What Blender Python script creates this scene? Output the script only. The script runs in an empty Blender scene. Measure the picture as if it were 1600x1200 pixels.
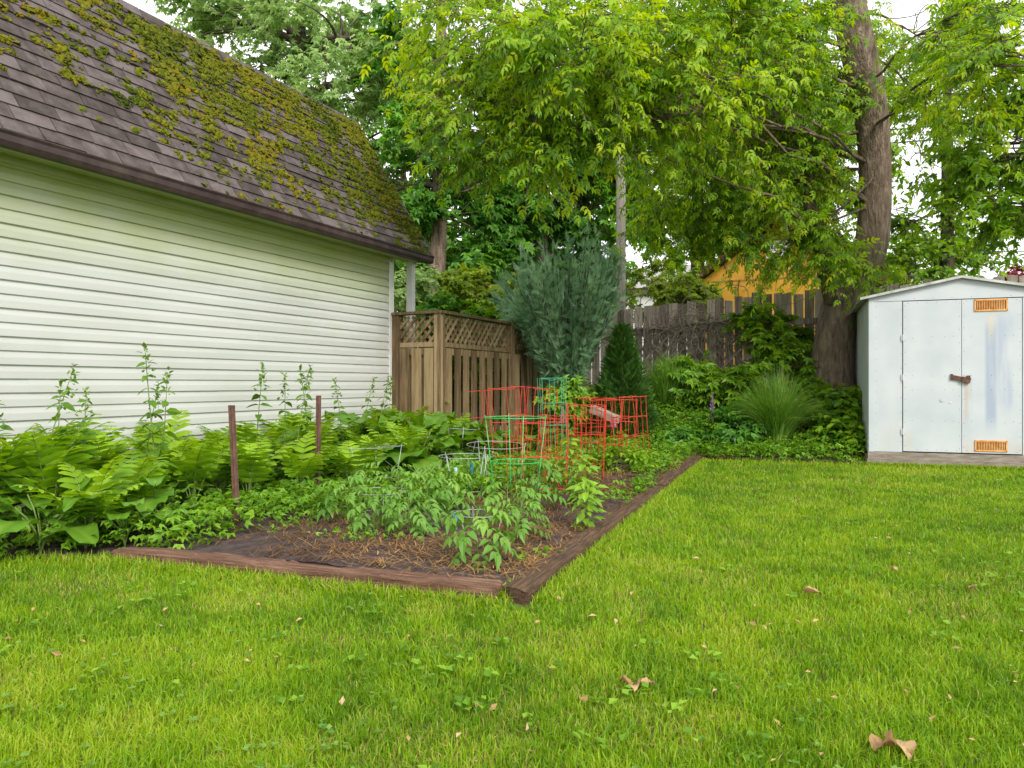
import bpy, math, random
import numpy as np
from math import radians as R
C = bpy.context.scene.collection
rng = np.random.default_rng(7)
random.seed(7)

# ------------------------------------------------------------------ tags
def tag(o, label=None, cat=None, group=None, kind=None):
    if label: o['label'] = label
    if cat: o['category'] = cat
    if group: o['group'] = group
    if kind: o['kind'] = kind
    return o
def empty(name, loc=(0, 0, 0), rz=0.0):
    o = bpy.data.objects.new(name, None); C.objects.link(o)
    o.location = loc; o.rotation_euler = (0, 0, rz); o.empty_display_size = .1
    return o
def dup(o, parent=None):
    c = o.copy(); C.objects.link(c)
    if parent is not None: c.parent = parent
    for ch in list(o.children): dup(ch, c)
    return c
ORD = ['first', 'second', 'third', 'fourth', 'fifth', 'sixth', 'seventh', 'eighth', 'ninth', 'tenth', 'eleventh', 'twelfth', 'thirteenth', 'fourteenth', 'fifteenth', 'sixteenth', 'seventeenth', 'eighteenth', 'nineteenth', 'twentieth']

# ------------------------------------------------------------------ mesh helpers
def link_mesh(name, V, faces, mats, parent=None, tint=None, midx=None, smooth=False, loc=None):
    """V (n,3); faces: list of integer arrays (m,3)/(m,4)/(m,k)."""
    me = bpy.data.meshes.new(name)
    V = np.ascontiguousarray(V, dtype=np.float32)
    faces = [np.asarray(f, dtype=np.int32) for f in faces if len(f)]
    me.vertices.add(len(V)); me.vertices.foreach_set('co', V.ravel())
    nl = sum(f.size for f in faces); npoly = sum(len(f) for f in faces)
    me.loops.add(nl); me.polygons.add(npoly)
    me.loops.foreach_set('vertex_index', np.concatenate([f.ravel() for f in faces]))
    st, cur = [], 0
    for f in faces:
        st.append(cur + np.arange(len(f)) * f.shape[1]); cur += f.size
    me.polygons.foreach_set('loop_start', np.concatenate(st).astype(np.int32))
    if not isinstance(mats, (list, tuple)): mats = [mats]
    for m in mats: me.materials.append(m)
    if midx is not None: me.polygons.foreach_set('material_index', np.asarray(midx, dtype=np.int32))
    me.polygons.foreach_set('use_smooth', np.full(npoly, bool(smooth)))
    me.update(calc_edges=True); me.validate()
    if tint is not None:
        a = me.attributes.new('tint', 'FLOAT', 'POINT')
        a.data.foreach_set('value', np.ascontiguousarray(tint, dtype=np.float32))
    o = bpy.data.objects.new(name, me); C.objects.link(o)
    if parent is not None: o.parent = parent
    if loc is not None: o.location = loc
    return o

class MB:
    def __init__(s): s.V = []; s.F = {}; s.M = {}; s.n = 0; s.T = []
    def add(s, V, F, m=0, t=None):
        V = np.asarray(V, dtype=np.float64)
        F = F if isinstance(F, list) else [F]
        for f in F:
            f = np.asarray(f, dtype=np.int64)
            if len(f) == 0: continue
            s.F.setdefault(f.shape[1], []).append(f + s.n)
            s.M.setdefault(f.shape[1], []).append(np.full(len(f), m))
        s.V.append(V); s.n += len(V)
        s.T.append(np.full(len(V), .5 if t is None else t) if np.isscalar(t) or t is None else np.asarray(t))
    def build(s, name, mats, parent=None, smooth=False, loc=None):
        ks = sorted(s.F)
        return link_mesh(name, np.concatenate(s.V), [np.concatenate(s.F[k]) for k in ks], mats, parent,
                         np.concatenate(s.T), np.concatenate([np.concatenate(s.M[k]) for k in ks]), smooth, loc)
BQ = np.array([[0, 3, 2, 1], [4, 5, 6, 7], [0, 1, 5, 4], [1, 2, 6, 5], [2, 3, 7, 6], [3, 0, 4, 7]])
def box(mb, lo, hi, m=0, fn=None, t=None):
    x0, y0, z0 = lo; x1, y1, z1 = hi
    V = np.array([[x0, y0, z0], [x1, y0, z0], [x1, y1, z0], [x0, y1, z0], [x0, y0, z1], [x1, y0, z1], [x1, y1, z1], [x0, y1, z1]], float)
    if fn is not None: V = fn(V)
    mb.add(V, BQ, m, t)
def bar(mb, a, b, w, h, m=0, up=(0, 0, 1), t=None):
    """rectangular bar from a to b; w across, h along up"""
    a, b = np.array(a, float), np.array(b, float); d = b - a; d /= np.linalg.norm(d)
    up = np.array(up, float); s = np.cross(d, up); s /= np.linalg.norm(s); u = np.cross(s, d)
    q = lambda p: [p - s * w / 2 - u * h / 2, p + s * w / 2 - u * h / 2, p + s * w / 2 + u * h / 2, p - s * w / 2 + u * h / 2]
    mb.add(np.array(q(a) + q(b)), np.array([[0, 1, 2, 3], [7, 6, 5, 4], [0, 4, 5, 1], [1, 5, 6, 2], [2, 6, 7, 3], [3, 7, 4, 0]]), m, t)
def norm(a): return a / np.maximum(np.linalg.norm(a, axis=-1, keepdims=True), 1e-9)
def tube(mb, P, rad, n=6, m=0, cap=True, t=None, wob=0):
    P = np.asarray(P, float); k = len(P)
    rad = np.full(k, rad) if np.isscalar(rad) else np.asarray(rad, float)
    d = norm(np.gradient(P, axis=0)); ref = np.array([1., 0, 0]) if abs(d[0, 0]) < .8 else np.array([0, 1., 0])
    V = []; a = np.arange(n) / n * 2 * math.pi
    for i in range(k):
        s = ref - d[i] * (ref @ d[i]); s /= np.linalg.norm(s); ref = s; u = np.cross(d[i], s)
        rr = rad[i] * (1 + wob * np.sin(a * 3 + i * .35) + wob * .7 * np.sin(a * 5 + 1.3 + i * .2)) if wob else rad[i] * np.ones(n)
        V.append(P[i] + np.outer(np.cos(a) * rr, s) + np.outer(np.sin(a) * rr, u))
    V = np.concatenate(V)
    i = np.arange(k - 1)[:, None] * n; j = np.arange(n)[None]; j2 = (j + 1) % n
    Q = np.stack([i + j, i + j2, i + n + j2, i + n + j], -1).reshape(-1, 4)
    F = [Q]
    if cap:
        V = np.concatenate([V, P[:1], P[-1:]]); c0, c1 = k * n, k * n + 1
        jj = np.arange(n); F.append(np.stack([np.full(n, c0), (jj + 1) % n, jj], -1)); b = (k - 1) * n
        F.append(np.stack([np.full(n, c1), b + jj, b + (jj + 1) % n], -1))
    mb.add(V, F, m, t)
def bez(a, b, c, k=8):
    t = np.linspace(0, 1, k)[:, None]; a, b, c = map(lambda q: np.asarray(q, float), (a, b, c))
    return (1 - t) ** 2 * a + 2 * t * (1 - t) * b + t * t * c
def inst(tv, tf, P, D, N, S):
    """template (k,3) with y along D and z along N, copied at P with scale S"""
    y = norm(D); x = norm(np.cross(y, N)); z = np.cross(x, y)
    S = np.broadcast_to(np.asarray(S, float), (len(P),)) if np.ndim(S) < 2 else S
    if np.ndim(S) == 1: loc = tv[None] * S[:, None, None]
    else: loc = tv[None] * S[:, None, :]
    V = loc[..., 0:1] * x[:, None] + loc[..., 1:2] * y[:, None] + loc[..., 2:3] * z[:, None] + P[:, None]
    F = tf[None] + (np.arange(len(P)) * len(tv))[:, None, None]
    return V.reshape(-1, 3), F.reshape(-1, tf.shape[1])
def rdir(n): return norm(rng.normal(size=(n, 3)))

# value noise
def vnoise(x, y, seed=0, f=1.0):
    x = np.asarray(x, float) * f + seed * 17.13; y = np.asarray(y, float) * f - seed * 9.71
    xi, yi = np.floor(x), np.floor(y); fx, fy = x - xi, y - yi
    fx = fx * fx * (3 - 2 * fx); fy = fy * fy * (3 - 2 * fy)
    h = lambda a, b: np.modf(np.abs(np.sin(a * 127.1 + b * 311.7 + seed * 3.3) * 43758.5453))[0]
    return (h(xi, yi) * (1 - fx) + h(xi + 1, yi) * fx) * (1 - fy) + (h(xi, yi + 1) * (1 - fx) + h(xi + 1, yi + 1) * fx) * fy
def fbm(x, y, seed=0, f=1.0, o=4):
    return sum(vnoise(x, y, seed + i, f * 2 ** i) * .5 ** (i + 1) for i in range(o)) / (1 - .5 ** o)

# ------------------------------------------------------------------ materials
def nodes(name):
    m = bpy.data.materials.new(name); m.use_nodes = True
    nt = m.node_tree; nt.nodes.clear(); out = nt.nodes.new('ShaderNodeOutputMaterial')
    return m, nt, out
def pm(name, cols, scale=6., rough=.75, bump=.25, bscale=40., stretch=(1, 1, 1), metallic=0., detail=8., pos=(.3, .7), dist=.01, spec=.4, tintamt=0.):
    m, nt, out = nodes(name); N = nt.nodes.new; L = nt.links.new
    b = N('ShaderNodeBsdfPrincipled'); L(b.outputs[0], out.inputs[0])
    tc = N('ShaderNodeTexCoord'); mp = N('ShaderNodeMapping'); mp.inputs['Scale'].default_value = stretch
    L(tc.outputs['Object'], mp.inputs[0])
    n = N('ShaderNodeTexNoise'); n.inputs['Scale'].default_value = scale; n.inputs['Detail'].default_value = detail; n.inputs['Roughness'].default_value = .65
    L(mp.outputs[0], n.inputs['Vector'])
    r = N('ShaderNodeValToRGB'); e = r.color_ramp.elements
    while len(e) < len(cols): e.new(.5)
    for i, c in enumerate(cols):
        e[i].position = pos[0] + (pos[1] - pos[0]) * i / max(1, len(cols) - 1); e[i].color = (*c, 1)
    fac = n.outputs['Fac']
    if tintamt:
        at = N('ShaderNodeAttribute'); at.attribute_name = 'tint'
        ma = N('ShaderNodeMath'); ma.operation = 'MULTIPLY_ADD'; ma.inputs[1].default_value = tintamt
        sb = N('ShaderNodeMath'); sb.operation = 'SUBTRACT'; sb.inputs[1].default_value = tintamt * .5
        L(at.outputs['Fac'], ma.inputs[0]); L(fac, sb.inputs[0]); L(sb.outputs[0], ma.inputs[2]); fac = ma.outputs[0]
    L(fac, r.inputs[0]); L(r.outputs[0], b.inputs['Base Color'])
    b.inputs['Roughness'].default_value = rough; b.inputs['Metallic'].default_value = metallic; b.inputs['Specular IOR Level'].default_value = spec
    if bump:
        n2 = N('ShaderNodeTexNoise'); n2.inputs['Scale'].default_value = bscale; n2.inputs['Detail'].default_value = 6; L(mp.outputs[0], n2.inputs['Vector'])
        bu = N('ShaderNodeBump'); bu.inputs['Strength'].default_value = bump; bu.inputs['Distance'].default_value = dist
        L(n2.outputs['Fac'], bu.inputs['Height']); L(bu.outputs[0], b.inputs['Normal'])
    return m
def lm(name, cols, trans=.4, rough=.5, spec=.35, noise=0.):
    """leaf material: colour from the per-leaf 'tint', part of the light passing through"""
    m, nt, out = nodes(name); N = nt.nodes.new; L = nt.links.new
    at = N('ShaderNodeAttribute'); at.attribute_name = 'tint'; r = N('ShaderNodeValToRGB'); e = r.color_ramp.elements
    while len(e) < len(cols): e.new(.5)
    for i, c in enumerate(cols): e[i].position = i / (len(cols) - 1); e[i].color = (*c, 1)
    fac = at.outputs['Fac']
    if noise:
        tc = N('ShaderNodeTexCoord'); n = N('ShaderNodeTexNoise'); n.inputs['Scale'].default_value = 25; L(tc.outputs['Object'], n.inputs['Vector'])
        ma = N('ShaderNodeMath'); ma.operation = 'MULTIPLY_ADD'; ma.inputs[1].default_value = noise; L(n.outputs['Fac'], ma.inputs[0])
        sb = N('ShaderNodeMath'); sb.operation = 'SUBTRACT'; sb.inputs[1].default_value = noise * .5
        L(fac, sb.inputs[0]); L(sb.outputs[0], ma.inputs[2]); fac = ma.outputs[0]
    L(fac, r.inputs[0])
    b = N('ShaderNodeBsdfPrincipled'); b.inputs['Roughness'].default_value = rough; b.inputs['Specular IOR Level'].default_value = spec
    L(r.outputs[0], b.inputs['Base Color'])
    t = N('ShaderNodeBsdfTranslucent'); hs = N('ShaderNodeHueSaturation'); hs.inputs['Saturation'].default_value = 1.1; hs.inputs['Value'].default_value = 1.5; hs.inputs['Hue'].default_value = .485
    L(r.outputs[0], hs.inputs['Color']); L(hs.outputs[0], t.inputs[0])
    mx = N('ShaderNodeMixShader'); mx.inputs[0].default_value = trans; L(b.outputs[0], mx.inputs[1]); L(t.outputs[0], mx.inputs[2]); L(mx.outputs[0], out.inputs[0])
    return m
M = {}
M['ground'] = pm('ground_earth', [(.05, .06, .012), (.09, .11, .02), (.13, .11, .04)], 3, .95, .6, 30)
M['soil'] = pm('soil', [(.03, .02, .018), (.075, .05, .046), (.13, .092, .082)], 9, .95, .9, 60, dist=.03)
M['grass'] = lm('lawn_grass', [(.085, .195, .006), (.18, .34, .008), (.29, .42, .014), (.46, .40, .12)], .38, .5)
M['clover'] = lm('clover', [(.10, .22, .03), (.2, .36, .06)], .35)
M['siding'] = None
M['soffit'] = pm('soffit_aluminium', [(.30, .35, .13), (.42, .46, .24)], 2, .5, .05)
M['gutter'] = pm('brown_gutter', [(.03, .018, .018), (.055, .034, .034), (.09, .06, .055)], 5, .45, .1, 30)
M['white_trim'] = pm('white_trim', [(.55, .55, .52), (.72, .72, .70)], 5, .5, .05)
M['shingle'] = pm('asphalt_shingle', [(.045, .033, .031), (.09, .07, .068), (.145, .118, .114)], 7, .92, .7, 320, dist=.006, tintamt=.35)
M['moss'] = lm('moss', [(.035, .055, .006), (.085, .11, .008), (.16, .16, .010), (.22, .12, .010)], .1, .9, .1)
M['cedar'] = pm('weathered_cedar', [(.09, .056, .026), (.20, .135, .066), (.31, .225, .12)], 3, .85, .35, 30, (7, 7, .7), tintamt=.4)
M['old_board'] = pm('grey_old_boards', [(.17, .138, .11), (.36, .30, .25), (.55, .475, .405)], 3, .9, .45, 30, (8, 8, .6), tintamt=.45)
M['timber'] = pm('weathered_timber', [(.05, .022, .014), (.17, .085, .052), (.32, .19, .125)], 4, .9, 1., 22, (1., 16, 16), tintamt=.3)
M['timber_dark'] = pm('damp_timber', [(.03, .017, .009), (.10, .055, .03), (.20, .115, .06)], 4, .9, 1., 22, (1., 16, 16), tintamt=.3)
M['bark'] = pm('grey_brown_bark', [(.075, .052, .036), (.185, .133, .097), (.32, .25, .19)], 5, .95, 1., 14, (3.2, 3.2, .75), dist=.05)
M['bark_dark'] = pm('dark_bark', [(.035, .026, .02), (.08, .062, .048), (.13, .105, .085)], 5, .95, .8, 14, (3, 3, .7), dist=.05)
M['pole'] = pm('weathered_pole', [(.16, .14, .12), (.27, .24, .21), (.36, .33, .29)], 4, .9, .4, 30, (6, 6, .5))
M['cable'] = pm('black_cable', [(.012, .012, .013), (.02, .02, .022)], 4, .6, 0)
M['rust_iron'] = pm('rusty_iron', [(.05, .025, .018), (.10, .05, .035), (.16, .085, .055)], 14, .85, .3, 60)
M['red_wire'] = pm('red_coated_wire', [(.36, .014, .010), (.50, .03, .014), (.60, .075, .025)], 10, .4, 0)
M['green_wire'] = pm('green_coated_wire', [(.015, .42, .11), (.03, .55, .17)], 10, .4, 0)
M['dull_green_wire'] = pm('dull_green_wire', [(.03, .25, .13), (.06, .34, .19)], 10, .45, 0)
M['zinc_wire'] = pm('galvanised_wire', [(.28, .30, .30), (.45, .46, .46)], 10, .45, 0, metallic=.4)
M['straw'] = lm('straw', [(.10, .05, .022), (.26, .14, .05), (.42, .26, .10)], .1, .8, .2)
M['fern'] = lm('fern_frond', [(.07, .17, .010), (.19, .36, .016), (.36, .54, .03)], .4, .5)
M['broad'] = lm('dock_leaf', [(.05, .14, .014), (.11, .25, .02), (.19, .34, .035)], .3, .38, .5, noise=.5)
M['weed'] = lm('weed_leaf', [(.05, .12, .012), (.11, .23, .02), (.18, .31, .03)], .35, .5)
M['cover'] = lm('ground_cover_leaf', [(.08, .19, .012), (.16, .34, .02), (.28, .45, .03)], .38, .5)
M['tomato'] = lm('tomato_leaf', [(.05, .15, .018), (.13, .29, .035), (.25, .42, .065)], .3, .5)
M['pepper'] = lm('pepper_leaf', [(.09, .22, .02), (.19, .37, .03), (.31, .48, .04)], .35, .42)
M['stem'] = pm('green_stem', [(.10, .16, .03), (.17, .24, .06)], 8, .6, 0)
M['twig'] = pm('brown_stem', [(.06, .04, .025), (.13, .09, .06)], 9, .85, 0)
M['dead'] = pm('dead_vine', [(.12, .09, .07), (.25, .20, .16), (.38, .31, .25)], 9, .9, 0)
M['dry'] = lm('dry_leaf', [(.35, .20, .10), (.50, .31, .17), (.60, .42, .25)], .2, .8, .2)
M['juniper'] = lm('juniper_scales', [(.08, .18, .075), (.24, .42, .22), (.44, .62, .37)], .15, .6, .3)
M['spruce'] = lm('spruce_needles', [(.025, .075, .012), (.05, .14, .018), (.10, .21, .025)], .15, .6, .3)
M['clump'] = lm('tall_grass_blade', [(.05, .14, .014), (.105, .245, .025), (.20, .36, .05), (.42, .38, .16)], .3, .45)
M['maple'] = lm('maple_leaflets', [(.055, .15, .005), (.165, .33, .009), (.31, .49, .014), (.46, .55, .02)], .5, .45, .4)
M['pale'] = lm('pale_leaf', [(.13, .24, .06), (.31, .46, .15), (.52, .65, .28)], .4, .5)
M['dark'] = lm('dark_leaf', [(.035, .13, .015), (.09, .25, .028), (.19, .41, .045)], .4, .45)
M['mid'] = lm('mid_leaf', [(.06, .15, .008), (.16, .32, .012), (.30, .47, .02)], .42, .45)
M['lime'] = lm('lime_leaf', [(.11, .19, .015), (.22, .32, .03), (.34, .42, .05)], .4, .5)
M['redleaf'] = lm('red_leaf', [(.18, .02, .025), (.36, .05, .06)], .35, .5)
M['shed_white'] = None
M['zinc'] = pm('shed_roof_sheet', [(.20, .21, .20), (.42, .43, .42), (.60, .61, .60)], 5, .6, .15, 20, metallic=.15)
M['gap'] = pm('dark_seam', [(.03, .035, .035), (.05, .055, .055)], 5, .8, 0)
M['vent'] = pm('rusting_orange_vent', [(.42, .15, .03), (.66, .30, .08), (.74, .47, .22)], 16, .7, .15, 60)
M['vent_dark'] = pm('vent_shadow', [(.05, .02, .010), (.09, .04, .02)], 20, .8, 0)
M['skid'] = pm('grey_skid_timber', [(.13, .105, .085), (.24, .20, .165), (.33, .29, .25)], 4, .9, .4, 25, (1.5, 9, 9))
M['yellow'] = pm('yellow_stucco', [(.48, .24, .02), (.57, .30, .032), (.63, .35, .05)], 3, .9, .2, 90)
M['yellow_trim'] = pm('yellow_trim_line', [(.28, .15, .03), (.36, .20, .05)], 5, .8, 0)
M['dark_roof'] = pm('dark_red_brown_roof', [(.05, .014, .012), (.10, .03, .025)], 6, .8, .2)
M['pale_wall'] = pm('pale_house_wall', [(.55, .55, .52), (.65, .65, .62)], 3, .8, .1)
M['grey_roof'] = pm('grey_house_roof', [(.24, .23, .23), (.36, .34, .33)], 6, .9, .2)
M['blue_peg'] = pm('blue_plastic', [(.04, .22, .55), (.08, .32, .66)], 10, .4, 0)
M['teal_peg'] = pm('teal_plastic', [(.02, .13, .17), (.03, .18, .22)], 10, .4, 0)
M['pale_peg'] = pm('pale_blue_plastic', [(.35, .55, .68), (.45, .64, .75)], 10, .4, 0)
M['orange_peg'] = pm('orange_plastic', [(.60, .20, .10), (.68, .28, .15)], 10, .4, 0)
M['brick'] = pm('red_brick', [(.33, .08, .045), (.46, .14, .08)], 12, .9, .3)
M['bleached'] = pm('bleached_wood', [(.16, .10, .075), (.36, .26, .21), (.52, .43, .37)], 5, .9, .5, 25, (1, 8, 8))
M['lilac'] = lm('lupin_petals', [(.36, .16, .45), (.55, .33, .55), (.72, .60, .62)], .3, .6)
M['pink'] = lm('pink_petals', [(.60, .14, .28), (.72, .30, .42), (.80, .55, .60)], .3, .6)

def siding_mat():
    m, nt, out = nodes('white_vinyl_siding'); N = nt.nodes.new; L = nt.links.new
    b = N('ShaderNodeBsdfPrincipled'); L(b.outputs[0], out.inputs[0]); b.inputs['Roughness'].default_value = .42
    tc = N('ShaderNodeTexCoord'); sep = N('ShaderNodeSeparateXYZ'); L(tc.outputs['Object'], sep.inputs[0])
    n = N('ShaderNodeTexNoise'); n.inputs['Scale'].default_value = 1.3; n.inputs['Detail'].default_value = 7
    mp = N('ShaderNodeMapping'); mp.inputs['Scale'].default_value = (1, .5, 3); L(tc.outputs['Object'], mp.inputs[0]); L(mp.outputs[0], n.inputs['Vector'])
    r = N('ShaderNodeValToRGB'); r.color_ramp.elements[0].position = .3; r.color_ramp.elements[1].position = .7
    r.color_ramp.elements[0].color = (.45, .46, .435, 1); r.color_ramp.elements[1].color = (.52, .53, .51, 1); L(n.outputs['Fac'], r.inputs[0])
    # green algae film and the eave's shade coloured into the upper courses, ragged lower edge
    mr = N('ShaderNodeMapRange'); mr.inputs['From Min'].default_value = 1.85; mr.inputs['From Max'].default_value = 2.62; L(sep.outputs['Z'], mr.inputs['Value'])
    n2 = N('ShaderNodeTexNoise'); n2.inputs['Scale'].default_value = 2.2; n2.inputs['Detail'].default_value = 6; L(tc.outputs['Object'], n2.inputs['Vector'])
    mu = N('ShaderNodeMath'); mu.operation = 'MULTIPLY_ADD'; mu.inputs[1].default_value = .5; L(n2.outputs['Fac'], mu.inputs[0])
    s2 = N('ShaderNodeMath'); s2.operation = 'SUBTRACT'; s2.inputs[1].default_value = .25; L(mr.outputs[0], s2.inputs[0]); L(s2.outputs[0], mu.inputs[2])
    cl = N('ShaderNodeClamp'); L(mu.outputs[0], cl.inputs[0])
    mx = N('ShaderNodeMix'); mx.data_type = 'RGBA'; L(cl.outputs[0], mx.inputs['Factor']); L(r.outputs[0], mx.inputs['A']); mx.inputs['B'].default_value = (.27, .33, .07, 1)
    # grey mildew smudges low on the wall near its far corner
    n3 = N('ShaderNodeTexNoise'); n3.inputs['Scale'].default_value = 5; n3.inputs['Detail'].default_value = 8; L(mp.outputs[0], n3.inputs['Vector'])
    r3 = N('ShaderNodeValToRGB'); r3.color_ramp.elements[0].position = .58; r3.color_ramp.elements[1].position = .72; L(n3.outputs['Fac'], r3.inputs[0])
    my = N('ShaderNodeMapRange'); my.inputs['From Min'].default_value = 5.5; my.inputs['From Max'].default_value = 8.2; L(sep.outputs['Y'], my.inputs['Value'])
    mz = N('ShaderNodeMapRange'); mz.inputs['From Min'].default_value = 1.5; mz.inputs['From Max'].default_value = .9; L(sep.outputs['Z'], mz.inputs['Value'])
    m1 = N('ShaderNodeMath'); m1.operation = 'MULTIPLY'; L(my.outputs[0], m1.inputs[0]); L(mz.outputs[0], m1.inputs[1])
    m2 = N('ShaderNodeMath'); m2.operation = 'MULTIPLY'; L(m1.outputs[0], m2.inputs[0]); L(r3.outputs[0], m2.inputs[1])
    m3 = N('ShaderNodeMath'); m3.operation = 'MULTIPLY'; L(m2.outputs[0], m3.inputs[0]); m3.inputs[1].default_value = .7
    mx2 = N('ShaderNodeMix'); mx2.data_type = 'RGBA'; L(m3.outputs[0], mx2.inputs['Factor']); L(mx.outputs['Result'], mx2.inputs['A']); mx2.inputs['B'].default_value = (.36, .36, .33, 1)
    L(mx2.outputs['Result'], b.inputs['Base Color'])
    return m
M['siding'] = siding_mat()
def shed_mat():
    m, nt, out = nodes('white_painted_steel'); N = nt.nodes.new; L = nt.links.new
    b = N('ShaderNodeBsdfPrincipled'); L(b.outputs[0], out.inputs[0]); b.inputs['Roughness'].default_value = .5
    tc = N('ShaderNodeTexCoord'); sep = N('ShaderNodeSeparateXYZ'); L(tc.outputs['Object'], sep.inputs[0])
    n = N('ShaderNodeTexNoise'); n.inputs['Scale'].default_value = 2.5; n.inputs['Detail'].default_value = 8; L(tc.outputs['Object'], n.inputs['Vector'])
    r = N('ShaderNodeValToRGB'); r.color_ramp.elements[0].position = .3; r.color_ramp.elements[1].position = .7
    r.color_ramp.elements[0].color = (.43, .47, .51, 1); r.color_ramp.elements[1].color = (.52, .55, .57, 1); L(n.outputs['Fac'], r.inputs[0])
    col = r.outputs[0]
    def band(x0, x1, z0, z1, colr, amt, ns, ramp0, ramp1):
        nonlocal col
        def sm(sock, a, bb):
            q = N('ShaderNodeMapRange'); q.interpolation_type = 'SMOOTHSTEP'; q.inputs['From Min'].default_value = a; q.inputs['From Max'].default_value = bb; L(sock, q.inputs['Value']); return q.outputs[0]
        def mul(a, c):
            q = N('ShaderNodeMath'); q.operation = 'MULTIPLY'; L(a, q.inputs[0])
            if isinstance(c, float): q.inputs[1].default_value = c
            else: L(c, q.inputs[1])
            return q.outputs[0]
        e = .05
        f = mul(mul(sm(sep.outputs['X'], x0 - .02, x0 + .03), sm(sep.outputs['X'], x1 + .02, x1 - .03)), mul(sm(sep.outputs['Z'], z0 - e * 3, z0 + e * 2), sm(sep.outputs['Z'], z1 + e, z1 - e * 3)))
        mp = N('ShaderNodeMapping'); mp.inputs['Scale'].default_value = (9, 9, 1.3); L(tc.outputs['Object'], mp.inputs[0])
        q = N('ShaderNodeTexNoise'); q.inputs['Scale'].default_value = ns; q.inputs['Detail'].default_value = 7; L(mp.outputs[0], q.inputs['Vector'])
        rr = N('ShaderNodeValToRGB'); rr.color_ramp.elements[0].position = ramp0; rr.color_ramp.elements[1].position = ramp1; L(q.outputs['Fac'], rr.inputs[0])
        f = mul(mul(f, rr.outputs[0]), amt)
        mx = N('ShaderNodeMix'); mx.data_type = 'RGBA'; L(f, mx.inputs['Factor']); L(col, mx.inputs['A']); mx.inputs['B'].default_value = (*colr, 1); col = mx.outputs['Result']
    band(1.24, 1.36, .55, 1.75, (.31, .36, .46), .92, 1.0, .2, .5)
    band(1.36, 1.52, .75, 1.82, (.35, .40, .49), .88, 1.0, .33, .58)
    band(1.08, 1.2, .5, 1.25, (.48, .53, .60), .6, 1.2, .42, .68)
    band(1.27, 1.34, 1.55, 1.86, (.62, .50, .30), .55, 1.4, .3, .6)
    band(.36, .98, .17, .42, (.50, .42, .30), .6, .8, .48, .7)
    band(1.0, 1.62, .17, .36, (.50, .40, .27), .6, .9, .46, .68)
    band(1.02, 1.10, .62, 1.06, (.45, .27, .14), .55, 1.1, .4, .6)
    band(.02, .36, .17, .6, (.45, .47, .44), .5, .8, .45, .7)
    band(1.6, 1.99, .2, 2.0, (.50, .55, .62), .5, .8, .48, .7)
    L(col, b.inputs['Base Color'])
    n2 = N('ShaderNodeTexNoise'); n2.inputs['Scale'].default_value = 3; L(tc.outputs['Object'], n2.inputs['Vector'])
    bu = N('ShaderNodeBump'); bu.inputs['Strength'].default_value = .22; bu.inputs['Distance'].default_value = .03; L(n2.outputs['Fac'], bu.inputs['Height']); L(bu.outputs[0], b.inputs['Normal'])
    return m
M['shed_white'] = shed_mat()

# ------------------------------------------------------------------ site geometry
F_, H_ = 1200., 1.0                       # focal length in photo pixels, eye height
def W(px, py, Y): return np.array([(px - 800) / F_ * Y, Y, H_ - (py - 600) / F_ * Y])
def gp(px, py):                            # point of the flat ground seen at a pixel
    Y = F_ * H_ / (py - 600); return np.array([(px - 800) / F_ * Y, Y])
dn = np.array([.458, 1.]); dn /= np.linalg.norm(dn); en = np.array([dn[1], -dn[0]])
def uv(x, y): return en[0] * x + en[1] * y, dn[0] * x + dn[1] * y
def xy(u, v): return u * en[0] + v * dn[0], u * en[1] + v * dn[1]
def sstep(a, b, x): t = np.clip((x - a) / (b - a), 0, 1); return t * t * (3 - 2 * t)
def gz(x, y):                              # height of the ground: level lawn, bank rising behind the bed
    u, v = uv(np.asarray(x, float), np.asarray(y, float))
    t = np.clip((v - 10.35) / 2.6, 0, 1); t = t * .7 + .3 * t * t * (3 - 2 * t)
    return .85 * t * (1 - sstep(-.15, .35, u) * sstep(14, 12.6, v)) + .012 * (fbm(x, y, 5, .8) - .5)
A_ = np.array([.02, 3.50]); B_ = np.array([2.36, 9.84]); FL = np.array([-2.2, 4.34])
def u_right(v): return np.interp(v, [3.1, 3.3, 9.95, 10.15, 10.4, 14], [-1.45, -1.46, -1.98, -1.2, .0, .05])
def v_front(u): return np.where(u < -3.8, np.maximum(3.06 + .75 * (u + 3.8), 1.6), 3.09 + (u + 3.8) * .06)
def in_bed(x, y):
    u, v = uv(x, y); return (v > v_front(u)) & (u < u_right(v))
def sz(x, y):                              # top of the soil
    u, v = uv(np.asarray(x, float), np.asarray(y, float))
    return gz(x, y) + .03 + .05 * np.exp(-((u + 2.6) / .9) ** 2) + .05 * (fbm(x, y, 2, 2.2) - .5) + .03 * (fbm(x, y, 9, 14, 3) - .5)

def grid(us, vs, zf, keep=None):
    U, V_ = np.meshgrid(us, vs); n = len(us)
    P = np.stack([U.ravel(), V_.ravel(), zf(U, V_).ravel()], -1)
    i, j = np.meshgrid(np.arange(len(us) - 1), np.arange(len(vs) - 1)); a = (j * n + i).ravel()
    Q = np.stack([a, a + 1, a + n + 1, a + n], -1)
    if keep is not None:
        c = P[Q].mean(1); Q = Q[keep(c[:, 0], c[:, 1])]
    return P, Q
fine = np.concatenate([-np.geomspace(9, 300, 16)[::-1], np.arange(-8.6, 10.4, .25), np.geomspace(10.8, 300, 16)])
finy = np.concatenate([-np.geomspace(.5, 200, 12)[::-1], np.arange(-.2, 18, .25), np.geomspace(18.5, 400, 18)])
P, Q = grid(fine, finy, gz)
tag(link_mesh('ground', P, [Q], M['ground'], smooth=True), kind='structure')
us, vs = np.arange(-6.2, .3, .03), np.arange(1.6, 13.4, .03)
U, V_ = np.meshgrid(us, vs); X, Y = xy(U, V_)
P0, Q = grid(us, vs, lambda a, b: a * 0)
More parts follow.
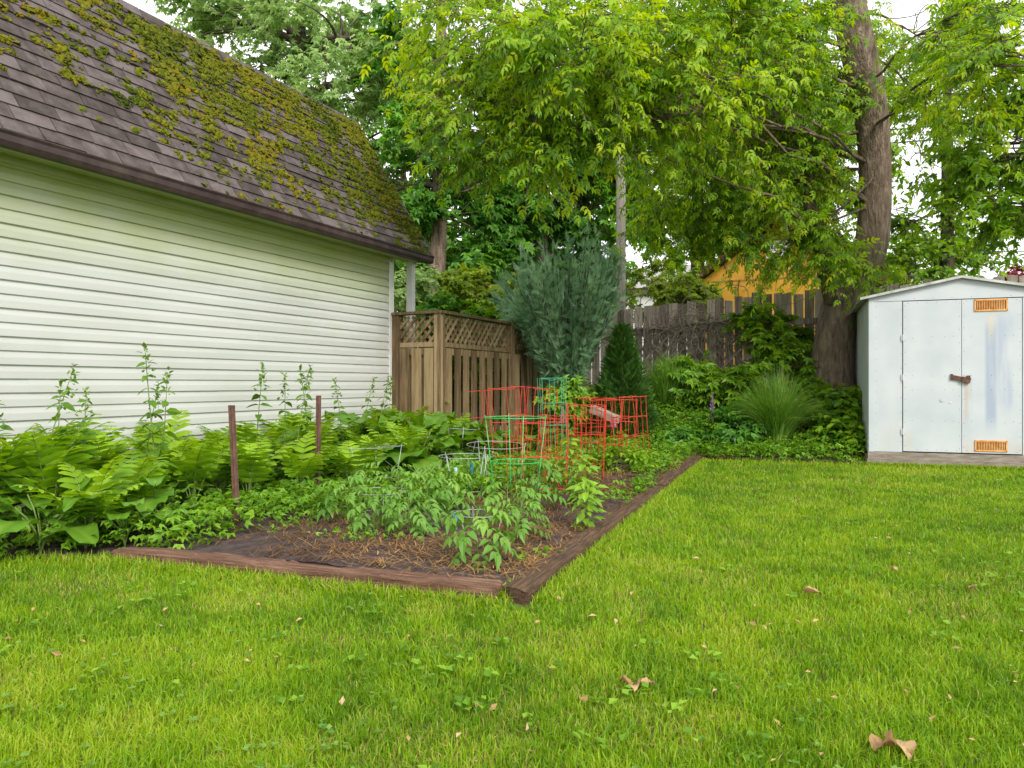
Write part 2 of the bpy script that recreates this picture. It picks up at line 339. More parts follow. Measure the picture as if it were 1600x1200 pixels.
P = np.stack([X.ravel(), Y.ravel(), sz(X, Y).ravel()], -1); c = P[Q].mean(1)
inb = in_bed(c[:, 0], c[:, 1]); Q = Q[inb]
tag(link_mesh('soil', P, [Q], M['soil'], smooth=True), kind='structure')

# ------------------------------------------------------------------ lawn
def lawn_points(n, ymin, ymax, p):
    t = rng.random(n); a = 1 - p
    y = (ymin ** a + t * (ymax ** a - ymin ** a)) ** (1 / a)
    x = (rng.random(n) * 2 - 1) * (.74 * y + 1.3)
    return x, y
def on_lawn(x, y):
    u, v = uv(x, y)
    dx = x - 4.39; dy = y - 9.45; sx = .936 * dx - .351 * dy; sy = .351 * dx + .936 * dy
    edge = 10.35 + .25 * (fbm(x, y, 3, 1.5) - .5) + np.where(sx > -.15, -.0, 0)
    d = np.abs((x - A_[0]) * (B_[1] - A_[1]) - (y - A_[1]) * (B_[0] - A_[0])) / np.linalg.norm(B_ - A_)
    ontim = (d < .085) & (v > 3.1) & (v < 10.0)
    e2 = A_ - FL; d2 = np.abs((x - FL[0]) * e2[1] - (y - FL[1]) * e2[0]) / np.linalg.norm(e2)
    ontim2 = (d2 < .08) & (x > -2.25) & (x < -.02)
    return (v < edge) & ~in_bed(x, y) & ~ontim & ~ontim2 & ~((sy > -.02) & (sx > -.05) & (sx < 2.1))
def blades(x, y, h, w, tint, lean, zf=gz, seg=2):
    n = len(x); z = zf(x, y); a = rng.random(n) * 2 * math.pi
    side = np.stack([np.cos(a), np.sin(a), 0 * a], -1)
    b = rng.random(n) * 2 * math.pi; ld = np.stack([np.cos(b), np.sin(b), 0 * b], -1)
    base = np.stack([x, y, z], -1)
    l1 = (lean * rng.random(n))[:, None]
    up = np.array([0, 0, 1.])
    mid = base + up * (h * .55)[:, None] + ld * (h[:, None] * l1 * .35)
    tip = base + up * (h * (1 - .35 * l1[:, 0]))[:, None] + ld * (h[:, None] * l1 * 1.0)
    ws = side * (w / 2)[:, None]
    V = np.stack([base - ws, base + ws, mid - ws * .8, mid + ws * .8, tip], 1).reshape(-1, 3)
    o = (np.arange(n) * 5)[:, None]
    return V, [o + np.array([0, 1, 3, 2]), o + np.array([2, 3, 4])], np.repeat(tint, 5)
x, y = lawn_points(430000, 1.75, 11., .85)
k = on_lawn(x, y); x, y = x[k], y[k]
n = len(x)
pat = fbm(x, y, 11, 1.1, 3); pat2 = fbm(x, y, 13, 5., 3)
tint = np.clip(.34 + (pat - .5) * .55 + (pat2 - .5) * .75 + rng.normal(size=n) * .17, 0, .74)
dry = rng.random(n) < .06 + .30 * sstep(.54, .70, fbm(x, y, 21, 2.3, 3)); tint[dry] = .8 + .2 * rng.random(dry.sum())
u, v = uv(x, y)
h = (.027 + .029 * rng.random(n)) * (.5 + .6 * fbm(x, y, 4, 3.5, 3) + .55 * fbm(x, y, 6, 11, 2)) * np.where(dry, .75, 1)
V, Fs, t = blades(x, y, h, .0026 + .0011 * y * (.6 + .6 * rng.random(n)) * .75, tint, 1.0)
# longer unmown tufts along timbers, shed and bed edges
def edge_pts(a, b, n, off, spread):
    a, b = np.array(a), np.array(b); d = (b - a) / np.linalg.norm(b - a); nn = np.array([d[1], -d[0]])
    p = a + (b - a) * rng.random(n)[:, None] + nn * (off + spread * np.abs(rng.normal(size=n)))[:, None]
    return p[:, 0], p[:, 1]
ex = [edge_pts(A_, B_, 9000, .075, .05), edge_pts(FL, A_, 4200, .09, .05), edge_pts((-.08, 3.52), (.02, 3.75), 420, .0, .03),
      edge_pts((4.3, 9.42), (6.4, 8.66), 3000, .03, .04), edge_pts((2.4, 9.95), (4.4, 9.6), 2500, -.1, .25), edge_pts((-4.5, 4.15), FL, 4500, .0, .10)]
x2 = np.concatenate([e[0] for e in ex]); y2 = np.concatenate([e[1] for e in ex]); n2 = len(x2)
h2 = .035 + .055 * rng.random(n2) ** 1.8; t2 = np.clip(.5 + rng.normal(size=n2) * .22, 0, 1)
Vb, Fb, tb = blades(x2, y2, h2, .004 + .0006 * y2, t2, 1.1)
mb = MB(); mb.add(V, Fs, 0, t); mb.add(Vb, Fb, 0, tb)
tag(mb.build('grass', M['grass']), 'short bright green lawn grass with yellowish dry patches', 'grass', kind='stuff')

# clover and small broad weeds between the blades
tv = np.array([[0, 0, 0], [-.5, .45, .12], [0, 1, .0], [.5, .45, .12]]); tf = np.array([[0, 1, 2], [0, 2, 3]])
def leafset(P, D, N, S, tint): 
    V, F = inst(tv, tf, P, D, N, S); return V, F, np.repeat(tint, 4)
TR_A = np.array([0, 2.1, 4.2])
cx, cy = lawn_points(3200, 1.75, 9., 1.02)
k = on_lawn(cx, cy) & (fbm(cx, cy, 31, 1.6, 3) + .25 * rng.random(len(cx)) > .80); cx, cy = cx[k], cy[k]; nc = len(cx)
a0 = rng.random(nc) * 6.28; PP, DD, TT = [], [], []
hz = gz(cx, cy) + .03 + .025 * rng.random(nc); tt = rng.random(nc)
for a in TR_A:
    PP.append(np.stack([cx, cy, hz], -1)); DD.append(np.stack([np.cos(a0 + a), np.sin(a0 + a), .15 + 0 * a0], -1)); TT.append(tt)
PP, DD, TT = map(np.concatenate, (PP, DD, TT))
V, F, t = leafset(PP, DD, np.array([0, 0, 1.]) + .25 * rng.normal(size=PP.shape), .010 + .010 * rng.random(len(PP)), TT)
tag(link_mesh('clover', V, [F], M['clover'], tint=t), 'small three leaved clover patches scattered through the lawn', 'clover', kind='stuff')

# broad little weed leaves and bits of brown thatch among the blades
wx, wy = lawn_points(420, 1.8, 9., .9); k = on_lawn(wx, wy) & (fbm(wx, wy, 37, .9, 3) + .3 * rng.random(len(wx)) > .66); wx, wy = wx[k], wy[k]
PP, DD, SS, TT = [], [], [], []
for a_, b_ in zip(wx, wy):
    for q in range(rng.integers(3, 8)):
        a0_ = rng.random() * 6.28; PP.append([a_ + .02 * rng.normal(), b_ + .02 * rng.normal(), gz(a_, b_) + .03 + .02 * rng.random()]); DD.append([math.cos(a0_), math.sin(a0_), .2]); SS.append(rng.uniform(.018, .045)); TT.append(rng.random())
PP, DD, SS, TT = map(np.array, (PP, DD, SS, TT)); V, F = inst(tv * [.75, 1, 1], tf, PP, DD, np.array([0, 0, 1.]) + .25 * rng.normal(size=PP.shape), SS)
tag(link_mesh('lawn_weeds', V, [F], M['cover'], tint=np.repeat(TT, 4)), 'small broad leaved weeds dotted through the lawn', 'weeds', kind='stuff')
lx, ly = lawn_points(1300, 1.8, 9.5, .9); k = on_lawn(lx, ly) & (fbm(lx, ly, 39, 2.0, 3) + .3 * rng.random(len(lx)) > .70); lx, ly = lx[k], ly[k]; nl_ = len(lx); a0 = rng.random(nl_) * 6.28
V, F = inst(tv * [.5, 1, 1], tf, np.column_stack([lx, ly, gz(lx, ly) + .012 + .025 * rng.random(nl_)]), np.column_stack([np.cos(a0), np.sin(a0), .3 * rng.normal(size=nl_)]), np.array([0, 0, 1.]) + .4 * rng.normal(size=(nl_, 3)), rng.uniform(.012, .04, nl_))
tag(link_mesh('leaf_litter', V, [F], M['dry'], tint=np.repeat(rng.random(nl_), 4)), 'tiny tan bits of leaf litter caught in the lawn', 'leaf litter', kind='stuff')

# dry leaves lying on the lawn
def curl_leaf(L_, seed):
    r2 = np.random.default_rng(seed); nu, nv = 5, 8
    s = np.linspace(-1, 1, nu)[None]; t_ = np.linspace(0, 1, nv)[:, None]
    w = .36 * np.sin(np.pi * t_ ** .8) ** .8 + .01
    X = s * w; Yl = t_ + 0 * s; Z = .28 * np.abs(s) ** 1.5 * w * 2 + .25 * t_ * (1 - t_) + .05 * r2.normal(size=(nv, nu)) + .12 * np.sin(t_ * 5 + seed) * s
    P = np.stack([X, Yl - .5, Z], -1).reshape(-1, 3) * L_
    i, j = np.meshgrid(np.arange(nu - 1), np.arange(nv - 1)); a = (j * nu + i).ravel()
    return P, np.stack([a, a + 1, a + nu + 1, a + nu], -1)
for i, (px, py, L_, rz, lab) in enumerate([
    (1268, 937, .115, 1.7, 'pale curled dry leaf lying alone on the lawn below the shed'),
    (1378, 1187, .11, 2.4, 'light brown dry leaf, left one of the pair at the bottom edge of the lawn'),
    (1402, 1186, .12, .4, 'light brown dry leaf, right one of the pair at the bottom edge of the lawn'),
    (978, 1082, .07, .6, 'small tan dry leaf, left one of three in the middle of the near lawn'),
    (992, 1090, .075, 2.9, 'small tan dry leaf, centre one of three in the middle of the near lawn'),
    (1012, 1084, .065, 1.9, 'small tan dry leaf, right one of three in the middle of the near lawn'),
    (910, 1110, .05, .3, 'tiny orange dry leaf in the lawn left of three tan leaves'),
    (1395, 900, .06, .9, 'small yellow dry leaf in the right half of the lawn'),
    (1518, 930, .055, 2.1, 'small buff dry leaf near the right edge of the lawn')]):
    p = gp(px, py); Vl, Ql = curl_leaf(L_ * .78, 50 + i)
    o = link_mesh('dry_leaf', Vl, [Ql], M['dry'], tint=np.full(len(Vl), random.random()), smooth=True, loc=(p[0], p[1], gz(*p) + .035))
    o.rotation_euler = (.15, .2, rz); tag(o, lab, 'leaf', 'dry leaves on the lawn')

# ------------------------------------------------------------------ garage
GW = np.array([-3.6, 5.4]); uW, vW = uv(*GW)                 # wall line
vC = uv(-1.56, 9.86)[1]; v0 = vW - 3.6; LEN = vC - v0
gx, gy = xy(uW, v0); rotg = math.atan2(-dn[0], dn[1])          # local +y along the wall, +x towards the garden
gar = empty('garage', (gx, gy, 0), rotg)
tag(gar, 'white sided garage with a steep mossy brown shingle roof', 'garage')
mb = MB(); z = .24; TOP = 2.62
box(mb, (-.2, 0, -.1), (-.01, LEN, .26), 0)
mb.build('foundation', M['skid'], gar)
mb = MB(); k = 0
while z < TOP - .01:
    z1 = min(z + .1, TOP)
    o1 = .017
    Vp = np.array([[o1, 0, z], [o1, LEN, z], [o1 - .002, LEN, z + .05], [o1 - .002, 0, z + .05], [.002, LEN, z1 - .006], [.002, 0, z1 - .006], [.0, 0, z - .010], [.0, LEN, z - .010]])
    cut = (1.2 + 2.9 * ((k * 37) % 10) / 10) if k % 2 else (LEN - .8 - 2.6 * ((k * 53) % 10) / 10)
    for (ya, yb, dx) in ((0, cut, 0), (cut - .02, LEN, .0022)):
        Vq = Vp.copy(); Vq[:, 1] = np.where(Vp[:, 1] > 0, yb, ya); Vq[:6, 0] += dx
        mb.add(Vq, np.array([[0, 1, 2, 3], [3, 2, 4, 5], [6, 7, 1, 0], [0, 3, 5, 6]]))
    z = z1; k += 1
DEP = 4.6
box(mb, (-DEP, 0, .24), (-.012, LEN, TOP), 0)
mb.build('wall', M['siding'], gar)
mb = MB(); box(mb, (-.05, LEN, .24), (.03, LEN + .03, TOP), 0); box(mb, (.019, LEN - .07, .24), (.03, LEN, TOP), 0)
mb.build('corner_trim', M['white_trim'], gar)
OV, ZE = .25, 2.70                                            # eave overhang and height
VE0, VE1 = -.5, LEN + .52
mb = MB(); box(mb, (.0, VE0, 2.615), (OV - .01, VE1 - .03, 2.635), 0)
box(mb, (.0, VE0, 2.56), (.03, LEN, 2.614), 0)
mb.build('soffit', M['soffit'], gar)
mb = MB(); box(mb, (OV - .03, VE0, 2.60), (OV - .005, VE1, ZE - .005), 0)
mb.build('fascia', M['gutter'], gar)
mb = MB()                                                     # gutter trough, open top
prof = np.array([[.0, .095], [.0, .012], [.02, .0], [.07, .0], [.085, .03], [.088, .07], [.10, .09], [.10, .098], [.085, .098], [.075, .03], [.065, .01], [.02, .012], [.012, .095]])
prof[:, 0] += OV - .003; prof[:, 1] += 2.595
npf = len(prof); Vp = np.concatenate([np.stack([prof[:, 0], np.full(npf, yy), prof[:, 1]], -1) for yy in (VE0, VE1)])
i = np.arange(npf); mb.add(Vp, [np.stack([i, (i + 1) % npf, (i + 1) % npf + npf, i + npf], -1), np.arange(npf)[None, ::-1], np.arange(npf)[None] + npf])
mb.build('gutter', M['gutter'], gar)
mb = MB(); box(mb, (.02, LEN + .34, .3), (.105, LEN + .425, 2.614), 0)
mb.build('porch_post', M['white_trim'], gar)
# gambrel roof
S_, RI = 1.24, 1.95; SL = math.hypot(S_, RI); cs, sn = S_ / SL, RI / SL
roof = None; mb = MB()
def rp(a, s, h):                                              # a along the wall, s up the slope, h off the surface
    return np.stack([OV + .06 - s * cs + h * sn, a, ZE + s * sn + h * cs], -1)
ue, ze = OV + .06 - SL * cs, ZE + SL * sn
Vp = np.array([rp(VE0, 0, -.03), rp(VE1, 0, -.03), rp(VE1, SL, -.03), rp(VE0, SL, -.03), rp(VE0, 0, 0), rp(VE1, 0, 0), rp(VE1, SL, 0), rp(VE0, SL, 0)])
mb.add(Vp, BQ)
RU = 1.5                                                      # flatter upper slope and the far side
for (xa, za, xb, zb) in ((ue + .02, ze + .003, ue - RU, ze + .55), (ue - RU, ze + .55, ue - 2 * RU, ze), (ue - 2 * RU, ze, ue - 2 * RU - S_, ZE)):
    mb.add(np.array([[xa, VE0, za], [xa, VE1, za], [xb, VE1, zb], [xb, VE0, zb], [xa, VE0, za - .04], [xa, VE1, za - .04], [xb, VE1, zb - .04], [xb, VE0, zb - .04]]),
           np.array([[0, 1, 2, 3], [7, 6, 5, 4], [0, 4, 5, 1], [1, 5, 6, 2], [2, 6, 7, 3], [3, 7, 4, 0]]))
nc_, ex_ = 17, SL / 17
for i in range(nc_):
    a = VE0 - (.5 * (i % 2) + .13 * (i % 3)) * .3
    while a < VE1:
        w = .3 + rng.normal() * .006
        a0, a1 = max(a + .004, VE0), min(a + w - .004, VE1 + .01 * rng.random())
        if a1 - a0 > .02:
            s0, s1 = i * ex_ - .012 + rng.normal() * .004, (i + 1) * ex_ + .01
            th = .014 + .005 * rng.random() + (.012 * rng.random() if rng.random() < .06 else 0)
            Vp = np.array([rp(a0, s0, .001), rp(a1, s0, .001), rp(a1, s1, .001), rp(a0, s1, .001), rp(a0, s0, th), rp(a1, s0, th + .002 * rng.normal()), rp(a1, s1, .003), rp(a0, s1, .003)])
            mb.add(Vp, BQ, 0, rng.random())
        a += w
# ragged cap shingles on the break
a = VE0
while a < VE1:
    mb.add(np.array([rp(a, SL - .10, .014), rp(a + .29, SL - .10, .017), rp(a + .29, SL + .015, .02), rp(a, SL + .015, .018), rp(a, SL - .1, .002), rp(a + .29, SL - .1, .002), rp(a + .29, SL, .002), rp(a, SL, .002)]),
           np.array([[0, 1, 2, 3], [4, 5, 1, 0], [5, 6, 2, 1], [6, 7, 3, 2], [7, 4, 0, 3]]), 0, rng.random()); a += .3
roof = mb.build('roof', M['shingle'], gar)
# gable end wall under the gambrel (faces away)
mb = MB(); ge = np.array([[0, LEN, TOP], [ue, LEN, ze - .05], [ue - RU, LEN, ze + .5], [ue - 2 * RU, LEN, ze - .05], [-DEP, LEN, TOP]])
ge2 = ge.copy(); ge2[:, 1] -= .1
mb.add(np.concatenate([ge, ge2]), [np.arange(5)[None, ::-1], np.arange(5)[None] + 5, np.array([[i, (i + 1) % 5, (i + 1) % 5 + 5, i + 5] for i in range(5)])])
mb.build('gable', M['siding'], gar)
# moss cushions: each a low rosette of short blades
nm = 150000; a = VE0 + (VE1 - VE0) * rng.random(nm); s = SL * rng.random(nm)
co = np.floor(s / ex_); fr = s / ex_ - co; near_butt = rng.random(nm) < .7
s = np.where(near_butt, (co + .02 + .28 * rng.random(nm) ** 1.5) * ex_, s)
al = (a - 3.3) / (VE1 - 3.3); sl = s / SL
dens = .62 * fbm(a, s * 1.5, 41, 4.2, 4) + .38 * fbm(a, s * 1.5, 45, 14, 2) + .30 * (fbm(a, s, 43, .9, 3) - .5)
want = .30 * sstep(-.05, .55, al) + .26 * sl + .10 * sstep(.5, 1., al) - .12 * sstep(.3, 0, sl)
k = (dens + want * .55 > .69 + .15 * rng.random(nm)) & (al > -.05) & (s < SL - .02); a, s = a[k], s[k]; nm = len(a)
mv = [[0, 0, 1.0]]
for q in range(7): mv.append([math.cos(q * .8976) * .62, math.sin(q * .8976) * .62, .72 if q % 2 else .62])
for q in range(7): mv.append([math.cos(q * .8976 + .4), math.sin(q * .8976 + .4), -.05])
mv = np.array(mv); mf = []
for q in range(7):
    q2 = (q + 1) % 7; mf += [[0, 1 + q, 1 + q2], [1 + q, 8 + q, 1 + q2], [1 + q2, 8 + q, 8 + q2]]
mf = np.array(mf)
pos = rp(a, s, .016)
Sx = (.007 + .021 * rng.random(nm) ** 2.5); S3 = np.stack([Sx * 1.15, Sx * (.8 + .6 * rng.random(nm)), Sx * (.35 + .4 * rng.random(nm))], -1)
nrm = np.array([sn, 0, cs]) + .25 * rng.normal(size=(nm, 3)); dd = rdir(nm)
V, F = inst(mv, mf, pos, dd, nrm, S3)
V += rng.normal(size=V.shape) * .0028
mt = np.clip(.25 + .9 * (fbm(a, s, 47, 1.7, 3) - .3) + rng.normal(size=nm) * .16, 0, 1)
moss = link_mesh('moss', V, [F], M['moss'], roof, tint=np.repeat(mt, len(mv)) + rng.normal(size=len(V)) * .05, smooth=False)
moss['kind'] = 'stuff'; moss['label'] = 'green and orange moss cushions on the shingles'

# ------------------------------------------------------------------ lattice fence
def lattice_fence(name, label, p0, p1, posts, boards, top=1.88, seed=0):
    """runs from p0 to p1 (x, y); local x along the run, +y the far side"""
    p0, p1 = np.array(p0), np.array(p1); L_ = np.linalg.norm(p1 - p0); rz = math.atan2(*(p1 - p0)[::-1])
    f = empty(name, (p0[0], p0[1], 0), rz); tag(f, label, 'fence', 'brown lattice topped fence panels')
    r2 = np.random.default_rng(seed)
    for s in posts:
        mb = MB(); box(mb, (s - .05, -.05, -.1), (s + .05, .05, top - .002 if s else top - .03), 0, t=r2.random()); mb.build('post', M['cedar'], f)
    mb = MB(); bar(mb, (-.06, 0, top + .015), (L_ + .04, 0, top + .015), .13, .034, t=.2); mb.build('cap_rail', M['cedar'], f)
    mb = MB(); z0, z1 = top - .36, top - .03; sp = .095
    for a0, a1 in zip(posts[:-1], posts[1:]):
        a0 += .05; a1 -= .05
        for sgn, yy in ((1, -.009), (-1, .009)):
            c0 = a0 - (z1 - z0) - .5 if sgn > 0 else a0
            c = c0
            while c < a1 + (z1 - z0) + .5:
                # line x = c + sgn*(z-z0); clip to [a0,a1]
                zs = []
                for zz in (z0, z1): zs.append((c + sgn * (zz - z0), zz))
                (xa, za), (xb, zb) = zs
                def clip(xa, za, xb, zb):
                    if xa > xb: xa, za, xb, zb = xb, zb, xa, za
                    if xb <= a0 or xa >= a1: return None
                    if xa < a0: za += (zb - za) * (a0 - xa) / (xb - xa); xa = a0
                    if xb > a1: zb = za + (zb - za) * (a1 - xa) / (xb - xa); xb = a1
                    return xa, za, xb, zb
                q = clip(xa, za, xb, zb)
                if q and q[2] - q[0] > .01: bar(mb, (q[0], yy, q[1]), (q[2], yy, q[3]), .017, .036, up=(0, 0, 1), t=r2.random())
                c += sp * 1.35
    mb.build('lattice', M['cedar'], f)
    for zz, hh in ((top - .385, .06), (top - .47, .085), (.35, .085)):
        mb = MB()
        for a0, a1 in zip(posts[:-1], posts[1:]): bar(mb, (a0 + .05, .0, zz), (a1 - .05, .0, zz), .036, hh, t=r2.random())
        mb.build('rail', M['cedar'], f)
    mb = MB(); z1 = top - .43
    for side, sp_off in ((-1, 0), (1, boards[1] * .5)):
        c = boards[2] + sp_off
        while c + boards[0] < L_ - .03:
            if min(abs(c + boards[0] / 2 - s) for s in posts) > .03 or side > 0:
                yy = side * .03
                dz = r2.normal() * .004; wv = r2.normal(size=3) * .003
                box(mb, (c, yy - .009, .08), (c + boards[0], yy + .009, z1 + dz), 0, fn=lambda V: V + np.outer(V[:, 2] / 1.4, [wv[0], wv[1], 0]), t=r2.random())
            c += boards[1]
    mb.build('boards', M['cedar'], f)
    return f
PC = np.array([-1.56, 9.86]) + en * .03 + dn * .03
PP1 = np.array([-.90, 9.53])
lattice_fence('lattice_fence', 'short brown fence panel with lattice top joined to the garage corner', PC, PP1, [.06, np.linalg.norm(PP1 - PC)], (.14, .19, .12), seed=3)
PE = PP1 + dn * 4.25
lattice_fence('lattice_fence', 'long brown fence with lattice top running back towards the blue juniper', PP1, PE, [0., 2.1, 4.2], (.145, .235, .10), seed=4)

# ------------------------------------------------------------------ old board fence
FO = np.array([3.92, 12.5]); rzf = math.atan2(en[1], en[0])
bf = empty('board_fence', (FO[0], FO[1], 0), rzf); tag(bf, 'old grey vertical board fence with crooked tops along the back', 'fence')
T0, T1 = -2.9, 4.6
def ft(t): return 2.448 + .063 * np.minimum(t, 0) + .03 * np.maximum(t, 0)
mb = MB(); t_ = T0; r2 = np.random.default_rng(12)
while t_ < T1:
    w = .135 + r2.normal() * .008; xm, ym = FO + en * (t_ + w / 2); zb = float(gz(xm, ym)) - .05
    if t_ > .2: zb = .5
    tp = float(ft(t_)) + r2.normal() * .011 - (.04 if r2.random() < .06 else 0); tl = r2.normal() * .008; b_ = r2.normal() * .008
    def fn(V, tp=tp, tl=tl, zb=zb, b_=b_):
        V = V.copy(); up_ = V[:, 2] > 1.5; V[up_, 0] += tl; V[up_, 2] += np.where(V[up_, 0] > t_ + .07, b_, -b_); return V
    if r2.random() > .0: box(mb, (t_, -.01, zb), (t_ + w, .01, tp), 0, fn=fn, t=r2.random())
    t_ += w + .013 + abs(r2.normal()) * .005
mb.build('boards', M['old_board'], bf)
for t0, t1, dz, hh in ((T0, .02, -.43, .10), (.1, T1, -.46, .10), (T0, .02, -1.45, .10)):
    mb = MB(); bar(mb, (t0, -.035, ft(t0) + dz), (t1, -.035, ft(min(t1, .3)) + dz), .045, hh, t=.35); mb.build('rail', M['old_board'], bf)
mb = MB(); bar(mb, (-2.0, -.075, ft(-2.0) - .385), (.02, -.075, ft(0) - .375), .12, .03, t=.3); mb.build('ledge', M['old_board'], bf)
for tt_ in (.06, -2.3, 2.5):
    mb = MB(); xm, ym = FO + en * tt_; box(mb, (tt_ - .06, -.15, float(gz(xm, ym)) - .1), (tt_ + .06, -.012, ft(tt_) + .02), 0, t=.4); mb.build('post', M['old_board'], bf)
# wooden trellis and the dead creeper hanging on the fence
tre = empty('trellis', (FO[0], FO[1], 0), rzf); tag(tre, 'weathered diagonal slat trellis leaning on the old board fence', 'trellis')
mb = MB()
for sgn in (1, -1):
    for c in np.arange(-2.9, 1., .24):
        x0, x1 = c, c + sgn * .95
        za, zb = 1.0, 1.95
        a0, a1 = -1.95, -.1
        pts = np.array([[x0, za], [x1, zb]]); d = pts[1] - pts[0]
        tts = [0., 1.]
        if d[0] > 0: tts = [max(0, (a0 - x0) / d[0]), min(1, (a1 - x0) / d[0])]
        else: tts = [max(0, (a1 - x0) / d[0]), min(1, (a0 - x0) / d[0])]
        if tts[1] - tts[0] > .05:
            q0, q1 = pts[0] + d * tts[0], pts[0] + d * tts[1]
            bar(mb, (q0[0], -.068 - .012 * (sgn > 0), q0[1]), (q1[0], -.068 - .012 * (sgn > 0), q1[1]), .01, .028, t=rng.random())
mb.build('slats', M['old_board'], tre)
vin = empty('dead_creeper', (FO[0], FO[1], 0), rzf); tag(vin, 'tangle of bare brown dead creeper stems over the old fence rail', 'creeper')
mb = MB()
for i in range(125):
    p = np.array([rng.uniform(-2.3, .25), -.14, ft(-1) - .40 + rng.normal() * .12]); d = np.array([rng.normal(), 0, rng.normal() * .5 - .35]); pts = [p]
    for q in range(9):
        d = norm(d + np.array([rng.normal() * .5, rng.normal() * .15, rng.normal() * .45 - .12])); p = p + d * rng.uniform(.07, .14); p[1] = np.clip(p[1], -.26, -.10); pts.append(p)
    tube(mb, np.array(pts), rng.uniform(.003, .008), 4, cap=False)
for i in range(14):
    p = np.array([rng.uniform(-2.0, 0), -.13, .75]); pts = [p]
    for q in range(10): p = p + np.array([rng.normal() * .05, rng.normal() * .015, .14]); pts.append(p)
    tube(mb, np.array(pts), rng.uniform(.007, .014), 5, cap=False)
mb.build('stems', M['dead'], vin)

# ------------------------------------------------------------------ garden shed
SR = math.atan2(-.351, .936)
shed = empty('garden_shed', (4.39, 9.45, 0), SR); tag(shed, 'small white metal garden shed with double doors and rusty orange vents', 'shed')
SWD, SDP, Z0, ZT, ZP = 1.99, 2.6, .175, 2.055, 2.255
def zg(x): return ZT + (ZP - ZT) * (1 - abs(x - SWD / 2) / (SWD / 2))
mb = MB()
box(mb, (-.02, -.03, .0), (SWD + .1, .06, .085), 0, t=.3); box(mb, (-.01, -.015, .086), (SWD + .1, .06, .172), 0, t=.6)
box(mb, (-.03, .06, .0), (.06, SDP, .13), 0, t=.4); box(mb, (SWD - .06, .06, 0), (SWD + .03, SDP, .13), 0, t=.5); box(mb, (0, SDP - .1, 0), (SWD, SDP, .17), 0)
box(mb, (.06, .061, .13), (SWD - .06, SDP - .101, .17), 0)
o = mb.build('skid', M['skid'], shed)
# front: narrow panels, header with gable, side and back sheets
mb = MB(); DX0, DXM, DX1 = .375, 1.0, 1.615; DZ1 = 2.005
def rivets(mb, pts, y=-.001, r=.004):
    for (x_, z_) in pts:
        a = np.arange(6) / 6 * 6.283
        V = np.concatenate([np.column_stack([x_ + r * np.cos(a), np.full(6, y), z_ + r * np.sin(a)]), [[x_, y - .003, z_]]])
        mb.add(V, np.array([[6, (i + 1) % 6, i] for i in range(6)]), 1)
def poly_slab(mb, pts, y0, y1, m=0):
    k = len(pts); A = np.array([[p[0], y0, p[1]] for p in pts]); B = A.copy(); B[:, 1] = y1
    mb.add(np.concatenate([A, B]), [np.arange(k)[None], np.arange(k)[None, ::-1] + k, np.array([[i, i + k, (i + 1) % k + k, (i + 1) % k] for i in range(k)])], m)
poly_slab(mb, [(.03, Z0), (DX0 - .006, Z0), (DX0 - .006, DZ1), (.03, DZ1)], 0, .03)
poly_slab(mb, [(DX1 + .006, Z0), (SWD - .03, Z0), (SWD - .03, DZ1), (DX1 + .006, DZ1)], 0, .03)
poly_slab(mb, [(.0, DZ1 + .005), (SWD, DZ1 + .005), (SWD, ZT), (SWD / 2, ZP), (0, ZT)], -.004, .03)
# left and right corrugated sides
for xs, sg in ((0., -1), (SWD, 1)):
    ys = [.0]; 
    ny = 60; yv = np.linspace(.03, SDP, ny); off = .012 * (np.sin(np.arange(ny) * 1.05) > .2)
    xo = xs + sg * off
    Vp = np.concatenate([np.stack([xo, yv, np.full(ny, Z0)], -1), np.stack([xo, yv, np.full(ny, ZT)], -1)])
    i = np.arange(ny - 1); mb.add(Vp, np.stack([i, i + 1, i + 1 + ny, i + ny], -1))
poly_slab(mb, [(.0, Z0), (SWD, Z0), (SWD, ZT), (SWD / 2, ZP), (0, ZT)], SDP, SDP + .01)
rivets(mb, [(xx, DZ1 + .025) for xx in np.linspace(.1, 1.9, 10)], -.0045)
rivets(mb, [(DX0 - .02, zz) for zz in np.linspace(.3, 1.9, 10)] + [(DX1 + .03, zz) for zz in np.linspace(.3, 1.9, 10)] + [(.075, zz) for zz in np.linspace(.25, 1.95, 14)] + [(SWD - .075, zz) for zz in np.linspace(.25, 1.95, 14)], -.0005)
mb.build('wall', [M['shed_white'], M['gap']], shed)
mb = MB(); box(mb, (DX0 - .02, .031, Z0), (DX1 + .02, .05, DZ1 + .02), 0); mb.build('door_frame', M['gap'], shed)
for xs in (0, SWD):
    mb = MB(); sg = -1 if xs == 0 else 1
    c = [(xs + sg * .014, .10), (xs + sg * .012, .02), (xs - sg * .0, -.009), (xs - sg * .055, -.010), (xs - sg * .055, -.001), (xs, .0), (xs + sg * .002, .10)]
    c = np.array(c); k = len(c)
    Vp = np.concatenate([np.column_stack([c, np.full(k, Z0 - .005)]), np.column_stack([c, np.full(k, DZ1 + .004)])])
    mb.add(Vp, [np.array([[i, (i + 1) % k, (i + 1) % k + k, i + k] for i in range(k)]), np.arange(k)[None, ::-1], np.arange(k)[None] + k])
    mb.build('corner_trim', M['shed_white'], shed)
